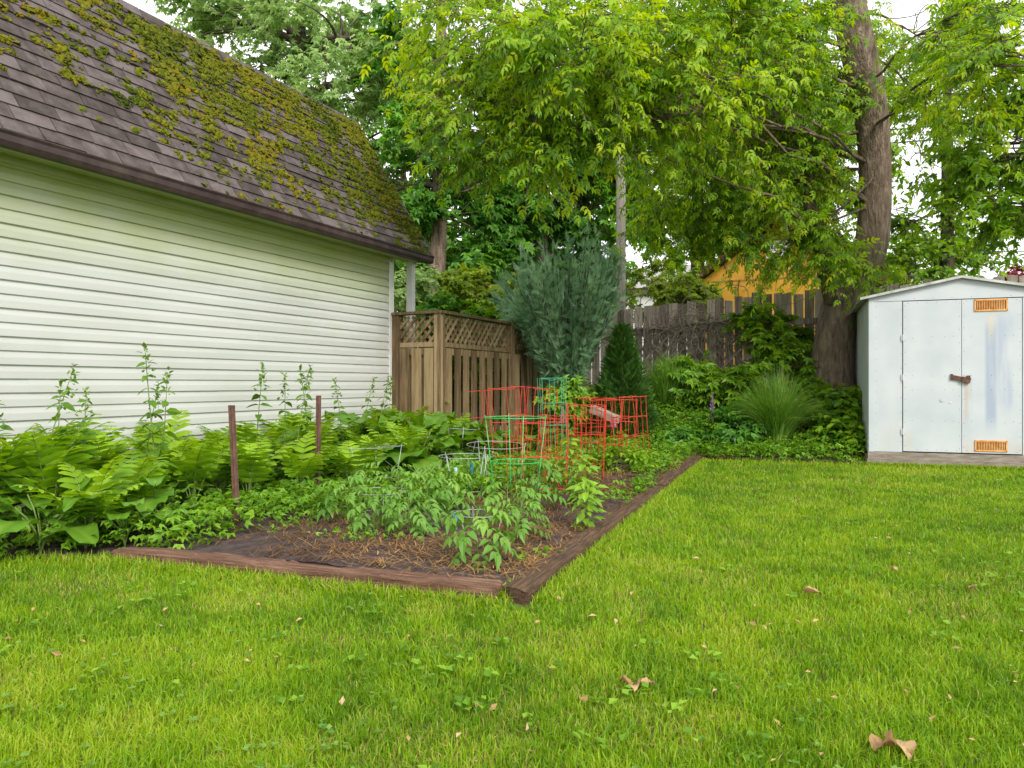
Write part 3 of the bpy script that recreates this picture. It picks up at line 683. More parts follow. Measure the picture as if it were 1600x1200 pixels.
def vent(parent, xc, zc, w, h):
    mb = MB(); y0 = -.018
    box(mb, (xc - w / 2, y0, zc - h / 2), (xc + w / 2, -.0055, zc - h / 2 + .018)); box(mb, (xc - w / 2, y0, zc + h / 2 - .018), (xc + w / 2, -.0055, zc + h / 2))
    box(mb, (xc - w / 2, y0, zc - h / 2 + .018), (xc - w / 2 + .018, -.0055, zc + h / 2 - .018)); box(mb, (xc + w / 2 - .018, y0, zc - h / 2 + .018), (xc + w / 2, -.0055, zc + h / 2 - .018))
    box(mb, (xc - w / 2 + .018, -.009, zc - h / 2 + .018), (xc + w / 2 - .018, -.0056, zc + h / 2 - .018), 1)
    nb = 17; iw = w - .05
    for i in range(nb):
        xx = xc - iw / 2 + iw * (i + .5) / nb; box(mb, (xx - .0042, -.016, zc - h / 2 + .019), (xx + .0042, -.0092, zc + h / 2 - .019))
    rivets(mb, [(xc + sx * (w / 2 - .009), zc + sz_ * (h / 2 - .009)) for sx in (-1, 1) for sz_ in (-1, 1)], y0 - .0005, .005)
    o = mb.build('vent', [M['vent'], M['vent_dark']], parent); return o
for side, (xa, xb) in enumerate(((DX0 + .004, DXM - .003), (DXM + .003, DX1 - .004))):
    mb = MB(); box(mb, (xa, -.006, Z0 + .012), (xb, .028, DZ1 - .006))
    pts = []
    for zz in (.56, .93, 1.1, 1.56): pts += [(xa + (xb - xa) * f, zz + rng.normal() * .004) for f in (.16, .5, .72, .86)]
    pts += [(xa + .02, zz) for zz in np.linspace(.25, 1.95, 13)] + [(xb - .02, zz) for zz in np.linspace(.23, 1.96, 12)]
    pts += [(xx, DZ1 - .03) for xx in np.linspace(xa + .05, xb - .05, 6)] + [(xx, Z0 + .035) for xx in np.linspace(xa + .05, xb - .05, 6)]
    rivets(mb, pts, -.0065)
    d = mb.build('door', [M['shed_white'], M['gap']], shed)
    if side == 1:
        d['label'] = 'right door with two orange vents and bluish worn paint'
        vent(d, 1.30, 1.925, .34, .14); vent(d, 1.30, .275, .33, .13)
    else:
        d['label'] = 'left door with bare dented white paint'
        for zz in (.42, 1.08, 1.56):
            mb = MB(); box(mb, (xa - .022, -.012, zz - .035), (xa + .012, -.0065, zz + .035)); tube(mb, np.array([[xa - .002, -.014, zz - .04], [xa - .002, -.014, zz + .04]]), .006, 6); mb.build('hinge', M['shed_white'], d)
        for (x_, z_, r_) in ((.79, .80, .028), (.88, .775, .02)):
            mb = MB(); a = np.arange(12) / 12 * 6.283; V = np.concatenate([np.column_stack([x_ + r_ * np.cos(a), np.full(12, -.0065), z_ + r_ * .8 * np.sin(a)]), [[x_, -.010, z_]]])
            mb.add(V, np.array([[12, (i + 1) % 12, i] for i in range(12)]))
            mb.build('dent_patch', M['zinc'], d)
        mb = MB(); bar(mb, (.895, -.018, 1.085), (1.02, -.024, 1.055), .022, .05, up=(0, 0, 1)); box(mb, (.885, -.03, 1.05), (.905, -.0065, 1.12))
        bar(mb, (1.00, -.03, 1.06), (1.085, -.03, 1.035), .03, .06, up=(0, 0, 1)); box(mb, (1.05, -.045, 1.06), (1.085, -.007, 1.10))
        mb.build('handle', M['rust_iron'], d)
# roof sheets, slightly bent and lifting along the left eave
mb = MB(); xsn = np.concatenate([np.linspace(-.10, SWD / 2, 14), np.linspace(SWD / 2, SWD + .10, 14)[1:]]); ysn = np.linspace(-.045, SDP + .05, 26)
XX, YY = np.meshgrid(xsn, ysn); ZZ = ZT + .02 + (ZP - ZT) * (1 - np.abs(XX - SWD / 2) / (SWD / 2)) + .008 * (np.arange(26)[:, None] % 2) + .006 * (fbm(XX, YY, 3, 4) - .5)
ZZ += np.where(XX < -.04, -.04 * fbm(XX * 0, YY, 8, 2.5) + .01, 0)
Vt = np.stack([XX.ravel(), YY.ravel(), ZZ.ravel()], -1); Vb_ = Vt.copy(); Vb_[:, 2] -= .012
nn_ = len(xsn); i, j = np.meshgrid(np.arange(nn_ - 1), np.arange(25)); a = (j * nn_ + i).ravel(); Q1 = np.stack([a, a + 1, a + nn_ + 1, a + nn_], -1)
edge = list(range(nn_)) + [nn_ * r_ + nn_ - 1 for r_ in range(1, 26)] + [nn_ * 25 + c for c in range(nn_ - 2, -1, -1)] + [nn_ * r_ for r_ in range(24, 0, -1)]
NV = len(Vt); Qs = np.array([[edge[k], edge[k] + NV, edge[(k + 1) % len(edge)] + NV, edge[(k + 1) % len(edge)]] for k in range(len(edge))])
mb.add(np.concatenate([Vt, Vb_]), [Q1, Q1[:, ::-1] + NV, Qs])
for sx in (0, 1):                                             # rolled trim on the gable edge
    xa, xb = (-.1, SWD / 2) if sx == 0 else (SWD / 2, SWD + .1)
    bar(mb, (xa, -.05, zg(xa) + .012), (xb, -.05, zg(xb) + .012), .02, .03)
mb.build('roof', M['zinc'], shed)

# ------------------------------------------------------------------ neighbours' houses, pole, cables
HP = np.array([4.83, 20.]); house = empty('yellow_house', (HP[0], HP[1], 0), rzf); tag(house, 'yellow gabled house with dark red eaves beyond the back fence', 'house')
mb = MB(); hw, he, hr = 4.0, 3.6, 1.4
poly_slab(mb, [(0, 0), (hw, 0), (hw, he), (hw / 2, he + hr), (0, he)], 0, .2)
box(mb, (0, .2, 0), (.2, 7, he), 0); box(mb, (hw - .2, .2, 0), (hw, 7, he), 0)
mb.build('wall', M['yellow'], house)
mb = MB(); box(mb, (0, -.012, he + .02), (hw, -.001, he + .06)); mb.build('trim_band', M['yellow_trim'], house)
mb = MB(); sl_ = hr / (hw / 2)
for sx in (0, 1):
    xa, xb = (-.45, hw / 2) if sx == 0 else (hw + .45, hw / 2)
    za, zb = he - .45 * sl_ + .05, he + hr + .05
    mb.add(np.array([[xa, -.35, za], [xb, -.35, zb], [xb, 7.3, zb], [xa, 7.3, za], [xa, -.35, za + .16], [xb, -.35, zb + .16], [xb, 7.3, zb + .16], [xa, 7.3, za + .16]]), BQ)
rf = mb.build('roof', M['dark_roof'], house)
mb = MB(); box(mb, (1.72, -.04, 4.15), (2.28, -.001, 4.21)); box(mb, (1.72, -.04, 4.51), (2.28, -.001, 4.57)); 
for q in range(5): box(mb, (1.74, -.035, 4.22 + q * .058), (2.26, -.001, 4.22 + q * .058 + .04))
mb.build('gable_vent', M['white_trim'], house)
mb = MB(); tube(mb, np.array([[1.05 + .02 * math.sin(q), -.06, he - .8 + q * .12] for q in range(8)]), .014, 5); mb.build('service_cable', M['cable'], house)
h2 = empty('pale_house', tuple(W(900, 600, 42)[:2]) + (0,), rzf); tag(h2, 'pale house with a grey roof far behind the utility pole', 'house')
mb = MB(); box(mb, (0, 0, 0), (9, 6, 6.0)); mb.build('wall', M['pale_wall'], h2)
mb = MB(); mb.add(np.array([[-.5, -.5, 6.01], [9.5, -.5, 6.01], [9.5, 3, 7.6], [-.5, 3, 7.6], [9.5, 6.5, 6.01], [-.5, 6.5, 6.01]]), [np.array([[0, 1, 2, 3], [3, 2, 4, 5], [5, 4, 1, 0]]), np.array([[1, 4, 2], [0, 3, 5]])]); mb.build('roof', M['grey_roof'], h2)

pb = W(970, 600, 15.5); pole = empty('utility_pole', (pb[0], pb[1], 0)); tag(pole, 'grey weathered wooden utility pole rising behind the juniper', 'pole')
mb = MB(); tube(mb, np.array([[0, 0, q] for q in np.linspace(0, 7, 12)]), np.linspace(.105, .09, 12), 12); mb.build('shaft', M['pole'], pole)
mb = MB(); bar(mb, (-.05, -.12, 5.72), (.5, -.12, 5.72), .08, .08); mb.build('bracket', M['cable'], pole)
mb = MB(); tube(mb, np.array([[.25, -.12, 5.45], [.25, -.12, 5.68]]), .055, 10); mb.build('splice_case', M['cable'], pole)
def cable(label, a, b, sag, r=.014):
    mb = MB(); t = np.linspace(0, 1, 24)[:, None]; P = np.array(a) * (1 - t) + np.array(b) * t; P[:, 2] -= (4 * sag * t * (1 - t))[:, 0]
    tube(mb, P, r, 5); o = mb.build('overhead_cable', M['cable']); tag(o, label, 'cable', 'overhead cables at the utility pole')
c0 = np.array([pb[0], pb[1] - .15, 0])
cable('upper black cable running right from the utility pole', c0 + [.1, 0, 5.9], W(1760, 160, 15), .2, .014)
cable('lower black cable running right from the utility pole under the upper one', c0 + [.1, 0, 5.76], W(1760, 182, 15), .25, .014)
cable('thin low cable crossing behind the big trunk towards the right', c0 + [.1, 0, 4.3], W(1760, 390, 14), .25, .009)
cable('black cable running left from the utility pole into the trees', c0 + [-.1, 0, 5.8], W(380, 225, 24), .4, .014)

# ------------------------------------------------------------------ trees
def diamonds(spec):
    """spec: list of (base xyz, direction angle in plane, length, half width, droop)"""
    V, F = [], []
    for (b, ang, l, w, dr) in spec:
        b = np.array(b, float); d = np.array([math.sin(ang), math.cos(ang), 0]); s = np.array([d[1], -d[0], 0]); k = len(V)
        V += [b, b + d * l * .42 - s * w + [0, 0, l * .06], b + d * l + [0, 0, -dr * l], b + d * l * .42 + s * w + [0, 0, l * .06]]
        F += [[k, k + 1, k + 2], [k, k + 2, k + 3]]
    return np.array(V), np.array(F)
def leaf6(spec):
    """finer leaflets: folded, pointed, three spans"""
    V, F = [], []
    for (b, ang, l, w, dr) in spec:
        b = np.array(b, float); d = np.array([math.sin(ang), math.cos(ang), 0]); s = np.array([d[1], -d[0], 0]); k = len(V)
        z = lambda t: np.array([0, 0, -dr * l * t * t])
        V += [b, b + d * l * .28 - s * w * .85 + [0, 0, .05 * l] + z(.28), b + d * l * .28 + s * w * .85 + [0, 0, .05 * l] + z(.28), b + d * l * .35 + z(.35),
              b + d * l * .62 - s * w * .75 + [0, 0, .05 * l] + z(.62), b + d * l * .62 + s * w * .75 + [0, 0, .05 * l] + z(.62), b + d * l + z(1)]
        F += [[k, k + 1, k + 3], [k, k + 3, k + 2], [k + 1, k + 4, k + 3], [k + 2, k + 3, k + 5], [k + 3, k + 4, k + 6], [k + 3, k + 6, k + 5]]
    return np.array(V), np.array(F)
COMP = leaf6([((0, .35, 0), -1.0, .5, .12, .5), ((0, .35, 0), 1.0, .5, .12, .5), ((0, .68, 0), -.75, .52, .13, .5), ((0, .68, 0), .75, .52, .13, .5), ((0, .9, -.02), 0, .6, .15, .6)])
MAPLE = diamonds([((0, 0, 0), -1.5, .55, .14, .2), ((0, 0, 0), -.72, .85, .2, .3), ((0, 0, 0), 0, 1., .22, .3), ((0, 0, 0), .72, .85, .2, .3), ((0, 0, 0), 1.5, .55, .14, .2)])
SPRIG3 = diamonds([((0, 0, 0), -.9, .8, .22, .3), ((0, 0, 0), 0, 1., .25, .3), ((0, 0, 0), .9, .8, .22, .3)])
OVAL = leaf6([((0, 0, 0), 0, 1., .3, .3)])

def crown(lobes, tmpl, lsize, per_twig, twig_len, droop, r2, flat=.8, spread=1.0, tvar=.22, up=1.0):
    """leaves on short twigs inside each lobe: returns verts, faces, tint, twig segments"""
    PV, PF, PT, TW = [], [], [], []; off = 0
    for (c, rad, nt) in lobes:
        c = np.array(c); rad = np.array(rad) * np.ones(3)
        # clumps inside the lobe, so that the crown has masses and gaps
        ncl = max(4, int(nt / 16)); cd = norm(r2.normal(size=(ncl, 3))); cr = r2.random(ncl) ** .45
        cc = c + cd * cr[:, None] * rad; csz = .32 * rad.mean() * (.6 + .7 * r2.random(ncl)); ct = r2.normal(size=ncl) * .13
        which = r2.integers(0, ncl, nt)
        st = cc[which] + norm(r2.normal(size=(nt, 3))) * (csz[which] * r2.random(nt) ** .5)[:, None] * np.array([1, 1, flat])
        out = norm(st - c) * .8 + r2.normal(size=(nt, 3)) * .5 + np.array([0, 0, -.15]); out[:, 2] *= .6; out = norm(out)
        tl = twig_len * (.6 + .8 * r2.random(nt))
        L_ = per_twig; s = (np.arange(L_) + .3 + .5 * r2.random((nt, L_))) / L_
        pos = st[:, None] + out[:, None] * (s * tl[:, None])[..., None]; pos[..., 2] -= droop * (s ** 2) * tl[:, None] * .6
        side = norm(np.cross(out, [0, 0, 1.])); sg = np.where(np.arange(L_) % 2, 1., -1.)
        d = out[:, None] * .55 + side[:, None] * sg[None, :, None] * (.75 * spread) + r2.normal(size=(nt, L_, 3)) * .3; d[..., 2] -= droop * (.5 + .5 * r2.random((nt, L_)))
        N_ = np.array([0, 0, up]) + r2.normal(size=(nt, L_, 3)) * .45 + out[:, None] * .3
        n = nt * L_
        V, F = inst(tmpl[0], tmpl[1], pos.reshape(n, 3), d.reshape(n, 3), N_.reshape(n, 3), lsize * (.65 + .6 * r2.random(n)))
        t = np.clip(.45 + np.repeat(ct[which], L_) + r2.normal(size=n) * tvar, 0, 1)
        PV.append(V); PF.append(F + off); off += len(V); PT.append(np.repeat(t, len(tmpl[0])))
        end = st + out * tl[:, None]; end[:, 2] -= droop * tl * .6
        TW.append(np.stack([st, end], 1))
    return np.concatenate(PV), np.concatenate(PF), np.concatenate(PT), np.concatenate(TW)
def thin_sticks(mb, A, B, r0, r1, bend=None):
    """many straight three-sided twigs at once"""
    d = norm(B - A); ref = np.where(np.abs(d[:, 2:3]) > .9, [[1., 0, 0]], [[0, 0, 1.]]); s = norm(np.cross(d, ref)); u = np.cross(s, d)
    vs_ = []
    for P, r in ((A, r0), (B, r1)):
        for a in (0, 2.094, 4.189): vs_.append(P + (s * math.cos(a) + u * math.sin(a)) * r)
    V = np.stack(vs_, 1).reshape(-1, 3); o = (np.arange(len(A)) * 6)[:, None]
    mb.add(V, np.concatenate([o + np.array([0, 1, 4, 3]), o + np.array([1, 2, 5, 4]), o + np.array([2, 0, 3, 5])]))
def tree(name, label, cat, trunk, rad, lobes, leaf, tmpl, lsize, per_twig=7, twig_len=.5, droop=.5, bark='bark_dark', group=None, seed=1, twigs=False, nsub=10, wob=0., tn=10, limb_r=.07, extra_limbs=(), along=0, **kw):
    r2 = np.random.default_rng(seed); trunk = np.array(trunk, float); base = trunk[0].copy()
    o = empty(name, base); tag(o, label, cat, group)
    mb = MB(); tube(mb, trunk - base, rad, tn, wob=wob)
    for (pts, r_) in extra_limbs: tube(mb, np.array(pts) - base, r_, 8)
    mini = []
    if along:
        for (c, rd, nt) in lobes:
            c = np.array(c); ax = trunk[np.argmin(np.linalg.norm(trunk - c, axis=1))]
            for f in (.3, .46, .62):
                p = ax + (c - ax) * f + r2.normal(size=3) * .15 + [0, -.05, .1]; qx, qy = 800 + F_ * p[0] / p[1], 600 - F_ * (p[2] - H_) / p[1]
                if not 1255 < qx < 1450 and qy < 300: mini.append((p, (.3, .3, .22), along))
    V, F, t, TW = crown(list(lobes) + mini, tmpl, lsize, per_twig, twig_len, droop, r2, **kw)
    for (c, rd, nt) in lobes:
        c = np.array(c); dist = np.linalg.norm(trunk[:, :2] - c[:2], axis=1) * .4 + np.abs(trunk[:, 2] - (c[2] - .12 * np.linalg.norm(trunk[:, :2] - c[:2], axis=1).min()))
        ia = int(np.argmin(dist)); ia = min(max(ia + int(r2.integers(-1, 3)) * (along > 0), 1), len(trunk) - 1); a = trunk[ia]; m_ = (a + c) / 2 + np.array([0, 0, .12 * np.linalg.norm(c - a)]) + r2.normal(size=3) * .12
        k = 10; pts = bez(a, m_, c, k); pts[1:-1] += r2.normal(size=(k - 2, 3)) * .03 * np.linalg.norm(c - a) / 3
        tube(mb, pts - base, np.linspace(limb_r, limb_r * .4, k), 6, cap=False)
        rd = np.array(rd) * np.ones(3)
        for q in range(nsub):
            e = c + norm(r2.normal(size=3)) * rd * r2.uniform(.5, .95); m2 = (c + e) / 2 + r2.normal(size=3) * .15 * rd.mean()
            tube(mb, bez(pts[r2.integers(5, k)], m2, e, 6) - base, np.linspace(limb_r * .36, .006, 6), 4, cap=False)
    if twigs: thin_sticks(mb, TW[:, 0] - base, TW[:, 1] - base, .006, .002)
    mb.build('trunk', M[bark], o, smooth=True)
    link_mesh('crown', V - base, [F], M[leaf], o, tint=t)
    return o
def lob(px, py, Y, r, n, fz=.8, fy=1.): return (W(px, py, Y), (r, r * fy, r * fz), n)
# -- the big leaning maple beside the shed
tp = [(1297, 640, 11.5, .47), (1299, 610, 11.5, .40), (1300, 575, 11.5, .345), (1304, 530, 11.5, .315), (1311, 485, 11.5, .30), (1326, 448, 11.5, .315), (1349, 410, 11.5, .31), (1362, 370, 11.5, .265), (1366, 320, 11.45, .25), (1366, 260, 11.4, .248),
      (1363, 200, 11.3, .25), (1354, 140, 11.2, .262), (1341, 80, 11.1, .265), (1328, 20, 11., .26), (1317, -50, 10.9, .24), (1300, -160, 10.8, .22), (1290, -300, 10.7, .18)]
TP = np.array([W(a, b, c) for a, b, c, d in tp]); TR = [d * .9 for *_, d in tp]
TP = np.concatenate([[TP[0] + [0, 0, -.35]], TP]); TR = [.6] + TR
big = [lob(735, 110, 8.6, .62, 110), lob(760, 30, 8.6, .85, 130), lob(790, 200, 8.3, .55, 90), lob(860, 100, 8.0, .9, 150), lob(865, 215, 8.3, .36, 44), lob(950, 40, 9, 1.1, 170), lob(990, 150, 9, .55, 70), lob(1030, 110, 8.6, .8, 120),
       lob(1090, 60, 10, 1.2, 170), lob(1100, 210, 10.5, .85, 110), lob(1200, 120, 11, 1.1, 140), lob(1060, 300, 11.2, .5, 50), lob(1135, 300, 11.4, .55, 65), lob(1205, 270, 11.2, .6, 75), lob(1160, 240, 11.5, .75, 90), lob(1290, 170, 12.0, .6, 70), lob(1240, 150, 11.6, .7, 80), lob(1245, 230, 11.7, .7, 70), lob(1250, 50, 11.7, .9, 100),
       lob(1275, 350, 11.1, .26, 24), lob(1165, 362, 11.3, .3, 30), lob(1232, 375, 11.1, .28, 30), lob(1105, 352, 11.3, .3, 26), lob(1300, 400, 10.95, .25, 22), lob(1355, 425, 10.9, .20, 18), lob(1440, 60, 11.6, .85, 80), lob(1520, 10, 9, .5, 40), lob(1590, 70, 7.6, .45, 40), lob(1470, 190, 11.9, .6, 45), lob(1530, 130, 8.6, .35, 26),
       lob(900, -200, 9, 1.2, 34), lob(1180, -230, 10, 1.3, 22), lob(740, -120, 9, .9, 40)]
stub = ([W(1306, 470, 11.3), W(1292, 430, 11.25), W(1284, 380, 11.2), W(1268, 330, 11.2), W(1245, 250, 11.2), W(1200, 150, 11)], [.17, .145, .12, .10, .07, .03])
tree('maple_tree', 'big leaning maple with a thick bare trunk beside the white shed', 'tree', TP, TR, [(c, r, int(n * 1.6)) for c, r, n in big], 'maple', COMP, .128, 6, .5, .6, 'bark', seed=21, twigs=True, nsub=9, wob=.035, tn=28, limb_r=.024, along=16, extra_limbs=[stub])
# -- background trees
def simple_trunk(px, Y, ztop, r0, bend=0.):
    b = W(px, 600, Y); z = np.linspace(float(gz(b[0], b[1])) - .2, ztop, 9); t = np.linspace(0, 1, 9)
    return np.column_stack([b[0] + bend * np.sin(t * 2.2), np.full(9, b[1]), z]), np.linspace(r0, r0 * .35, 9)
BG = 'trees behind the garage and fences'
def bgtree(label, px, Y, ztop, r0, lobes, leaf, tmpl, size, seed, bend=0., **kw):
    a, b = simple_trunk(px, Y, ztop, r0, bend); return tree('broadleaf_tree', label, 'tree', a, b, lobes, leaf, tmpl, size, group=BG, seed=seed, **kw)
bgtree('tall pale leaved tree showing above the mossy garage roof', 470, 20, 13, .28, [lob(350, 30, 20, 1.3, 90), lob(430, 20, 20, 2.2, 220), lob(440, 110, 20, 1.5, 130), lob(540, 60, 19, 2.0, 210), lob(530, 160, 19, 1.6, 170), lob(600, 130, 19, 1.6, 160), lob(600, 230, 19, 1.5, 150), lob(480, -90, 20, 2.6, 150), lob(620, 320, 20, 1.5, 130)], 'pale', MAPLE, .17, 31, per_twig=7, twig_len=.7, nsub=12, limb_r=.12)
bgtree('tree with a visible slim trunk between garage roof and juniper', 672, 17, 10, .24, [lob(655, 250, 17, 1.3, 130), lob(690, 340, 17.4, 1.1, 90), lob(640, 370, 17.5, 1.0, 90), lob(740, 290, 17, 1.2, 110), lob(700, 190, 17, 1.5, 130), lob(700, 80, 17, 1.9, 150), lob(610, 300, 17.5, .9, 70), lob(730, 400, 17.6, .7, 60)], 'dark', SPRIG3, .17, 32, .25, per_twig=7, twig_len=.6, nsub=9, limb_r=.08, bark='bark')
bgtree('dense dark green tree directly behind the juniper', 845, 19, 10, .26, [lob(775, 350, 19, 1.3, 150), lob(850, 330, 19, 1.5, 180), lob(920, 330, 19, 1.3, 150), lob(800, 260, 19, 1.5, 150), lob(890, 240, 19, 1.6, 170), lob(770, 430, 19.3, 1.0, 100), lob(930, 410, 19.3, .9, 80), lob(950, 270, 19.6, 1.1, 100), lob(850, 130, 19, 2., 150)], 'dark', MAPLE, .19, 33, per_twig=7, twig_len=.6, nsub=10, limb_r=.09)
bgtree('loose mid green tree behind the utility pole and yellow house', 1090, 26, 13, .3, [lob(1040, 230, 26, 2.3, 260), lob(1130, 180, 26, 2.5, 280), lob(1210, 260, 26, 2.0, 240), lob(1130, 320, 26, 1.8, 240), lob(1050, 350, 26, 1.6, 190), lob(1000, 300, 25, 1.5, 160), lob(1220, 360, 26, 1.4, 120), lob(1250, 140, 26, 2.4, 150), lob(1000, 120, 26, 2.4, 140), lob(1120, 60, 26, 2.6, 150)], 'mid', MAPLE, .24, 34, per_twig=7, twig_len=.8, nsub=9, limb_r=.1)
bgtree('airy green tree rising behind the white shed roof', 1480, 14.5, 8, .16, [lob(1420, 350, 14.5, .8, 80), lob(1440, 240, 14.5, .9, 90), lob(1475, 410, 14.5, .65, 70), lob(1430, 120, 14.5, 1.2, 110), lob(1500, 350, 14.8, .45, 24), lob(1420, 430, 14.2, .5, 55), lob(1540, 410, 14.6, .4, 18), lob(1470, 180, 14.6, .5, 26)], 'mid', OVAL, .13, 35, per_twig=9, twig_len=.6, nsub=9, twigs=True, limb_r=.04)
bgtree('maple whose leafy limb reaches in from the right above the shed', 1850, 10.5, 7, .2, [lob(1575, 245, 9.5, .5, 55), lob(1520, 215, 9.7, .35, 26), lob(1545, 310, 9.5, .35, 26), lob(1600, 330, 9.3, .3, 26), lob(1640, 200, 9.5, .7, 60), lob(1700, 300, 10, .9, 70), lob(1600, 150, 9, .4, 30), lob(1750, 100, 10, 1.2, 80)], 'mid', MAPLE, .13, 36, per_twig=6, twig_len=.5, nsub=6, twigs=True, limb_r=.035)
bgtree('distant dark tree filling the gap left of the pole', 800, 32, 11, .3, [lob(700, 400, 32, 2.2, 150), lob(790, 420, 32, 2.2, 150), lob(640, 420, 32, 2., 130), lob(880, 430, 32, 2., 130), lob(760, 300, 32, 2.6, 150)], 'dark', MAPLE, .36, 37, per_twig=6, twig_len=.9, nsub=4, limb_r=.1)
bgtree('distant dark tree low behind the yellow house roof', 1290, 34, 11, .3, [lob(1230, 380, 34, 2.2, 110), lob(1330, 360, 34, 2.4, 130), lob(1430, 400, 34, 2.2, 110), lob(1300, 260, 34, 2.6, 120)], 'mid', MAPLE, .36, 38, per_twig=6, twig_len=.9, nsub=4, limb_r=.1)
bgtree('dark tree low at the garage end behind the white porch post', 630, 22, 8, .2, [lob(625, 420, 22, 1.3, 150), lob(600, 360, 22, 1.4, 120), lob(680, 440, 22, 1.2, 130), lob(560, 400, 22, 1.4, 90)], 'dark', SPRIG3, .22, 39, per_twig=7, twig_len=.6, nsub=4, limb_r=.06)
# -- shrubs
def shrub(label, px, Y, py_c, r, n, leaf, tmpl, size, seed, fz=.8, name='shrub', nl=1, grp=None, droop=.4, **kw):
    c = W(px, py_c, Y); r2 = np.random.default_rng(seed); g = float(gz(c[0], c[1]))
    lobes = [(c, (r, r, r * fz), n)]
    for q in range(nl): lobes.append((c + np.array([r2.normal() * r * .6, r2.normal() * r * .4, r2.uniform(-.6, .35) * r * fz]), (r * .6, r * .6, r * .55 * fz), n // 2))
    tr = np.array([[c[0], c[1], g - .05], [c[0] + .02, c[1], g + .25 * (c[2] - g)], [c[0], c[1], c[2]]])
    return tree(name, label, 'shrub', tr, [.03, .025, .015], lobes, leaf, tmpl, size, 7, .3, droop, 'twig', grp, seed, nsub=6, limb_r=.016, tn=6, **kw)
SH = 'shrubs behind the lattice fence'
shrub('bright green bush just behind the lattice fence beside the juniper', 748, 14.2, 445, .62, 170, 'lime', SPRIG3, .13, 51, nl=3, grp=SH)
shrub('pale grey green bush beside the white porch post behind the lattice fence', 645, 13.6, 455, .5, 140, 'pale', OVAL, .10, 52, nl=2, grp=SH)
shrub('darker bush seen through the boards of the long lattice fence', 760, 13.2, 540, .8, 200, 'mid', SPRIG3, .12, 53, nl=3, grp=SH)
shrub('dark green bush behind the middle of the long lattice fence', 705, 12.6, 520, .6, 160, 'dark', SPRIG3, .12, 54, nl=3, grp=SH)
shrub('tall shadowy bush behind the far half of the long lattice fence', 790, 14.5, 560, .8, 260, 'dark', SPRIG3, .14, 66, nl=4, grp=SH)
shrub('light green bush low behind the near half of the long lattice fence', 720, 15.5, 570, .9, 260, 'mid', SPRIG3, .14, 67, nl=4, grp=SH)
shrub('yellow green rounded bush between the utility pole and yellow house', 1032, 17, 458, .75, 260, 'lime', SPRIG3, .10, 55, nl=3)
shrub('leafy climbing shrub against the old fence left of the big trunk', 1205, 12.1, 520, .38, 90, 'mid', MAPLE, .13, 56, nl=3)
shrub('low bright shrub at the foot of the big trunk behind the tall grass', 1225, 11.7, 580, .42, 120, 'pepper', SPRIG3, .12, 57, nl=3)
shrub('dark leafy shrub squeezed between the big trunk and the shed', 1312, 10.8, 620, .36, 110, 'mid', OVAL, .12, 58, nl=3, fz=1.1)
shrub('low leafy shrub by the left bottom corner of the shed', 1312, 10.2, 670, .24, 80, 'mid', OVAL, .11, 59, nl=2)
shrub('green vine leaved shrub in front of the trellis', 1088, 12.1, 590, .34, 80, 'pepper', MAPLE, .13, 60, nl=3)
shrub('broad leaved shrub under the dead creeper between the two grass clumps', 1140, 11.8, 612, .34, 90, 'mid', MAPLE, .13, 61, nl=3)
shrub('small green bush at the foot of the juniper behind the cages', 890, 11.2, 615, .24, 60, 'pepper', SPRIG3, .11, 62, nl=2)
shrub('bush of dark divided leaves beside the pink lupin near the lawn edge', 1140, 10.6, 672, .24, 130, 'dark', SPRIG3, .10, 63, nl=3)
shrub('low dark leaved bush left of the tall lupin at the back of the bed', 1068, 10.7, 690, .22, 110, 'dark', SPRIG3, .09, 64, nl=3)
shrub('red leaved shrub peeping over the right end of the shed roof', 1592, 20, 437, .4, 110, 'redleaf', OVAL, .14, 65, nl=2)

# -- juniper
def frond_tmpl(n=7, w=.05, ang=.5):
    sp = []
    for i in range(n):
        s = 1 - i / (n - 1); y_ = .05 + .8 * i / (n - 1); L_ = .18 + .28 * s
        sp += [((0, y_ * .8, 0), -ang, L_, w, -.1), ((0, y_ * .8, 0), ang, L_, w, -.1)]
    sp.append(((0, .75, 0), 0, .3, w, -.05)); sp.append(((0, 0, 0), 0, .9, w * .8, 0)); return diamonds(sp)
JF = frond_tmpl(6, .028, .6)
jb = W(884, 600, 11.7); jg = float(gz(jb[0], jb[1])); jun = empty('juniper', (jb[0], jb[1], jg)); tag(jun, 'large feathery blue green juniper in the corner of the two fences', 'conifer')
r2 = np.random.default_rng(71); mb = MB(); tube(mb, np.array([[0, 0, -.1], [.03, 0, .5], [-.02, 0, 1.2], [0, 0, 2.4]]), [.09, .08, .06, .02], 8)
PP, DD, TT, SS = [], [], [], []
JH = 3.85 - jg
for i in range(230):
    h0 = r2.uniform(.16, .66) * JH; az = r2.random() * 6.283; f = r2.random()
    reach = (.22 + .68 * float(sstep(.10, .5, h0 / JH))) * r2.uniform(.55, 1.08) * (1 - .12 * math.cos(az))
    top = min(h0 + r2.uniform(.35, 1.2), JH * (1.04 - .42 * reach ** 1.3 - (.16 * r2.random() if i % 5 else 0)))
    a = np.array([0, 0, h0 * .7]); e = np.array([math.cos(az) * reach, math.sin(az) * reach * .85, top]); m_ = np.array([e[0] * .75, e[1] * .75, a[2] + (top - a[2]) * .25])
    k = 12; c = bez(a, m_, e, k); tube(mb, c, np.linspace(.016, .003, k), 4, cap=False)
    tg = norm(np.gradient(c, axis=0)); ti = r2.normal() * .14
    for q in range(3, k):
        for w in range(6):
            d = norm(tg[q] * .6 + r2.normal(size=3) * .5 + np.array([c[q][0] * .35, c[q][1] * .35, .25])); PP.append(c[q] + r2.normal(size=3) * .03); DD.append(d); TT.append(.40 + ti + r2.normal() * .14 + .25 * (q / k - .6)); SS.append(r2.uniform(.08, .20))
mb.build('trunk', M['bark_dark'], jun)
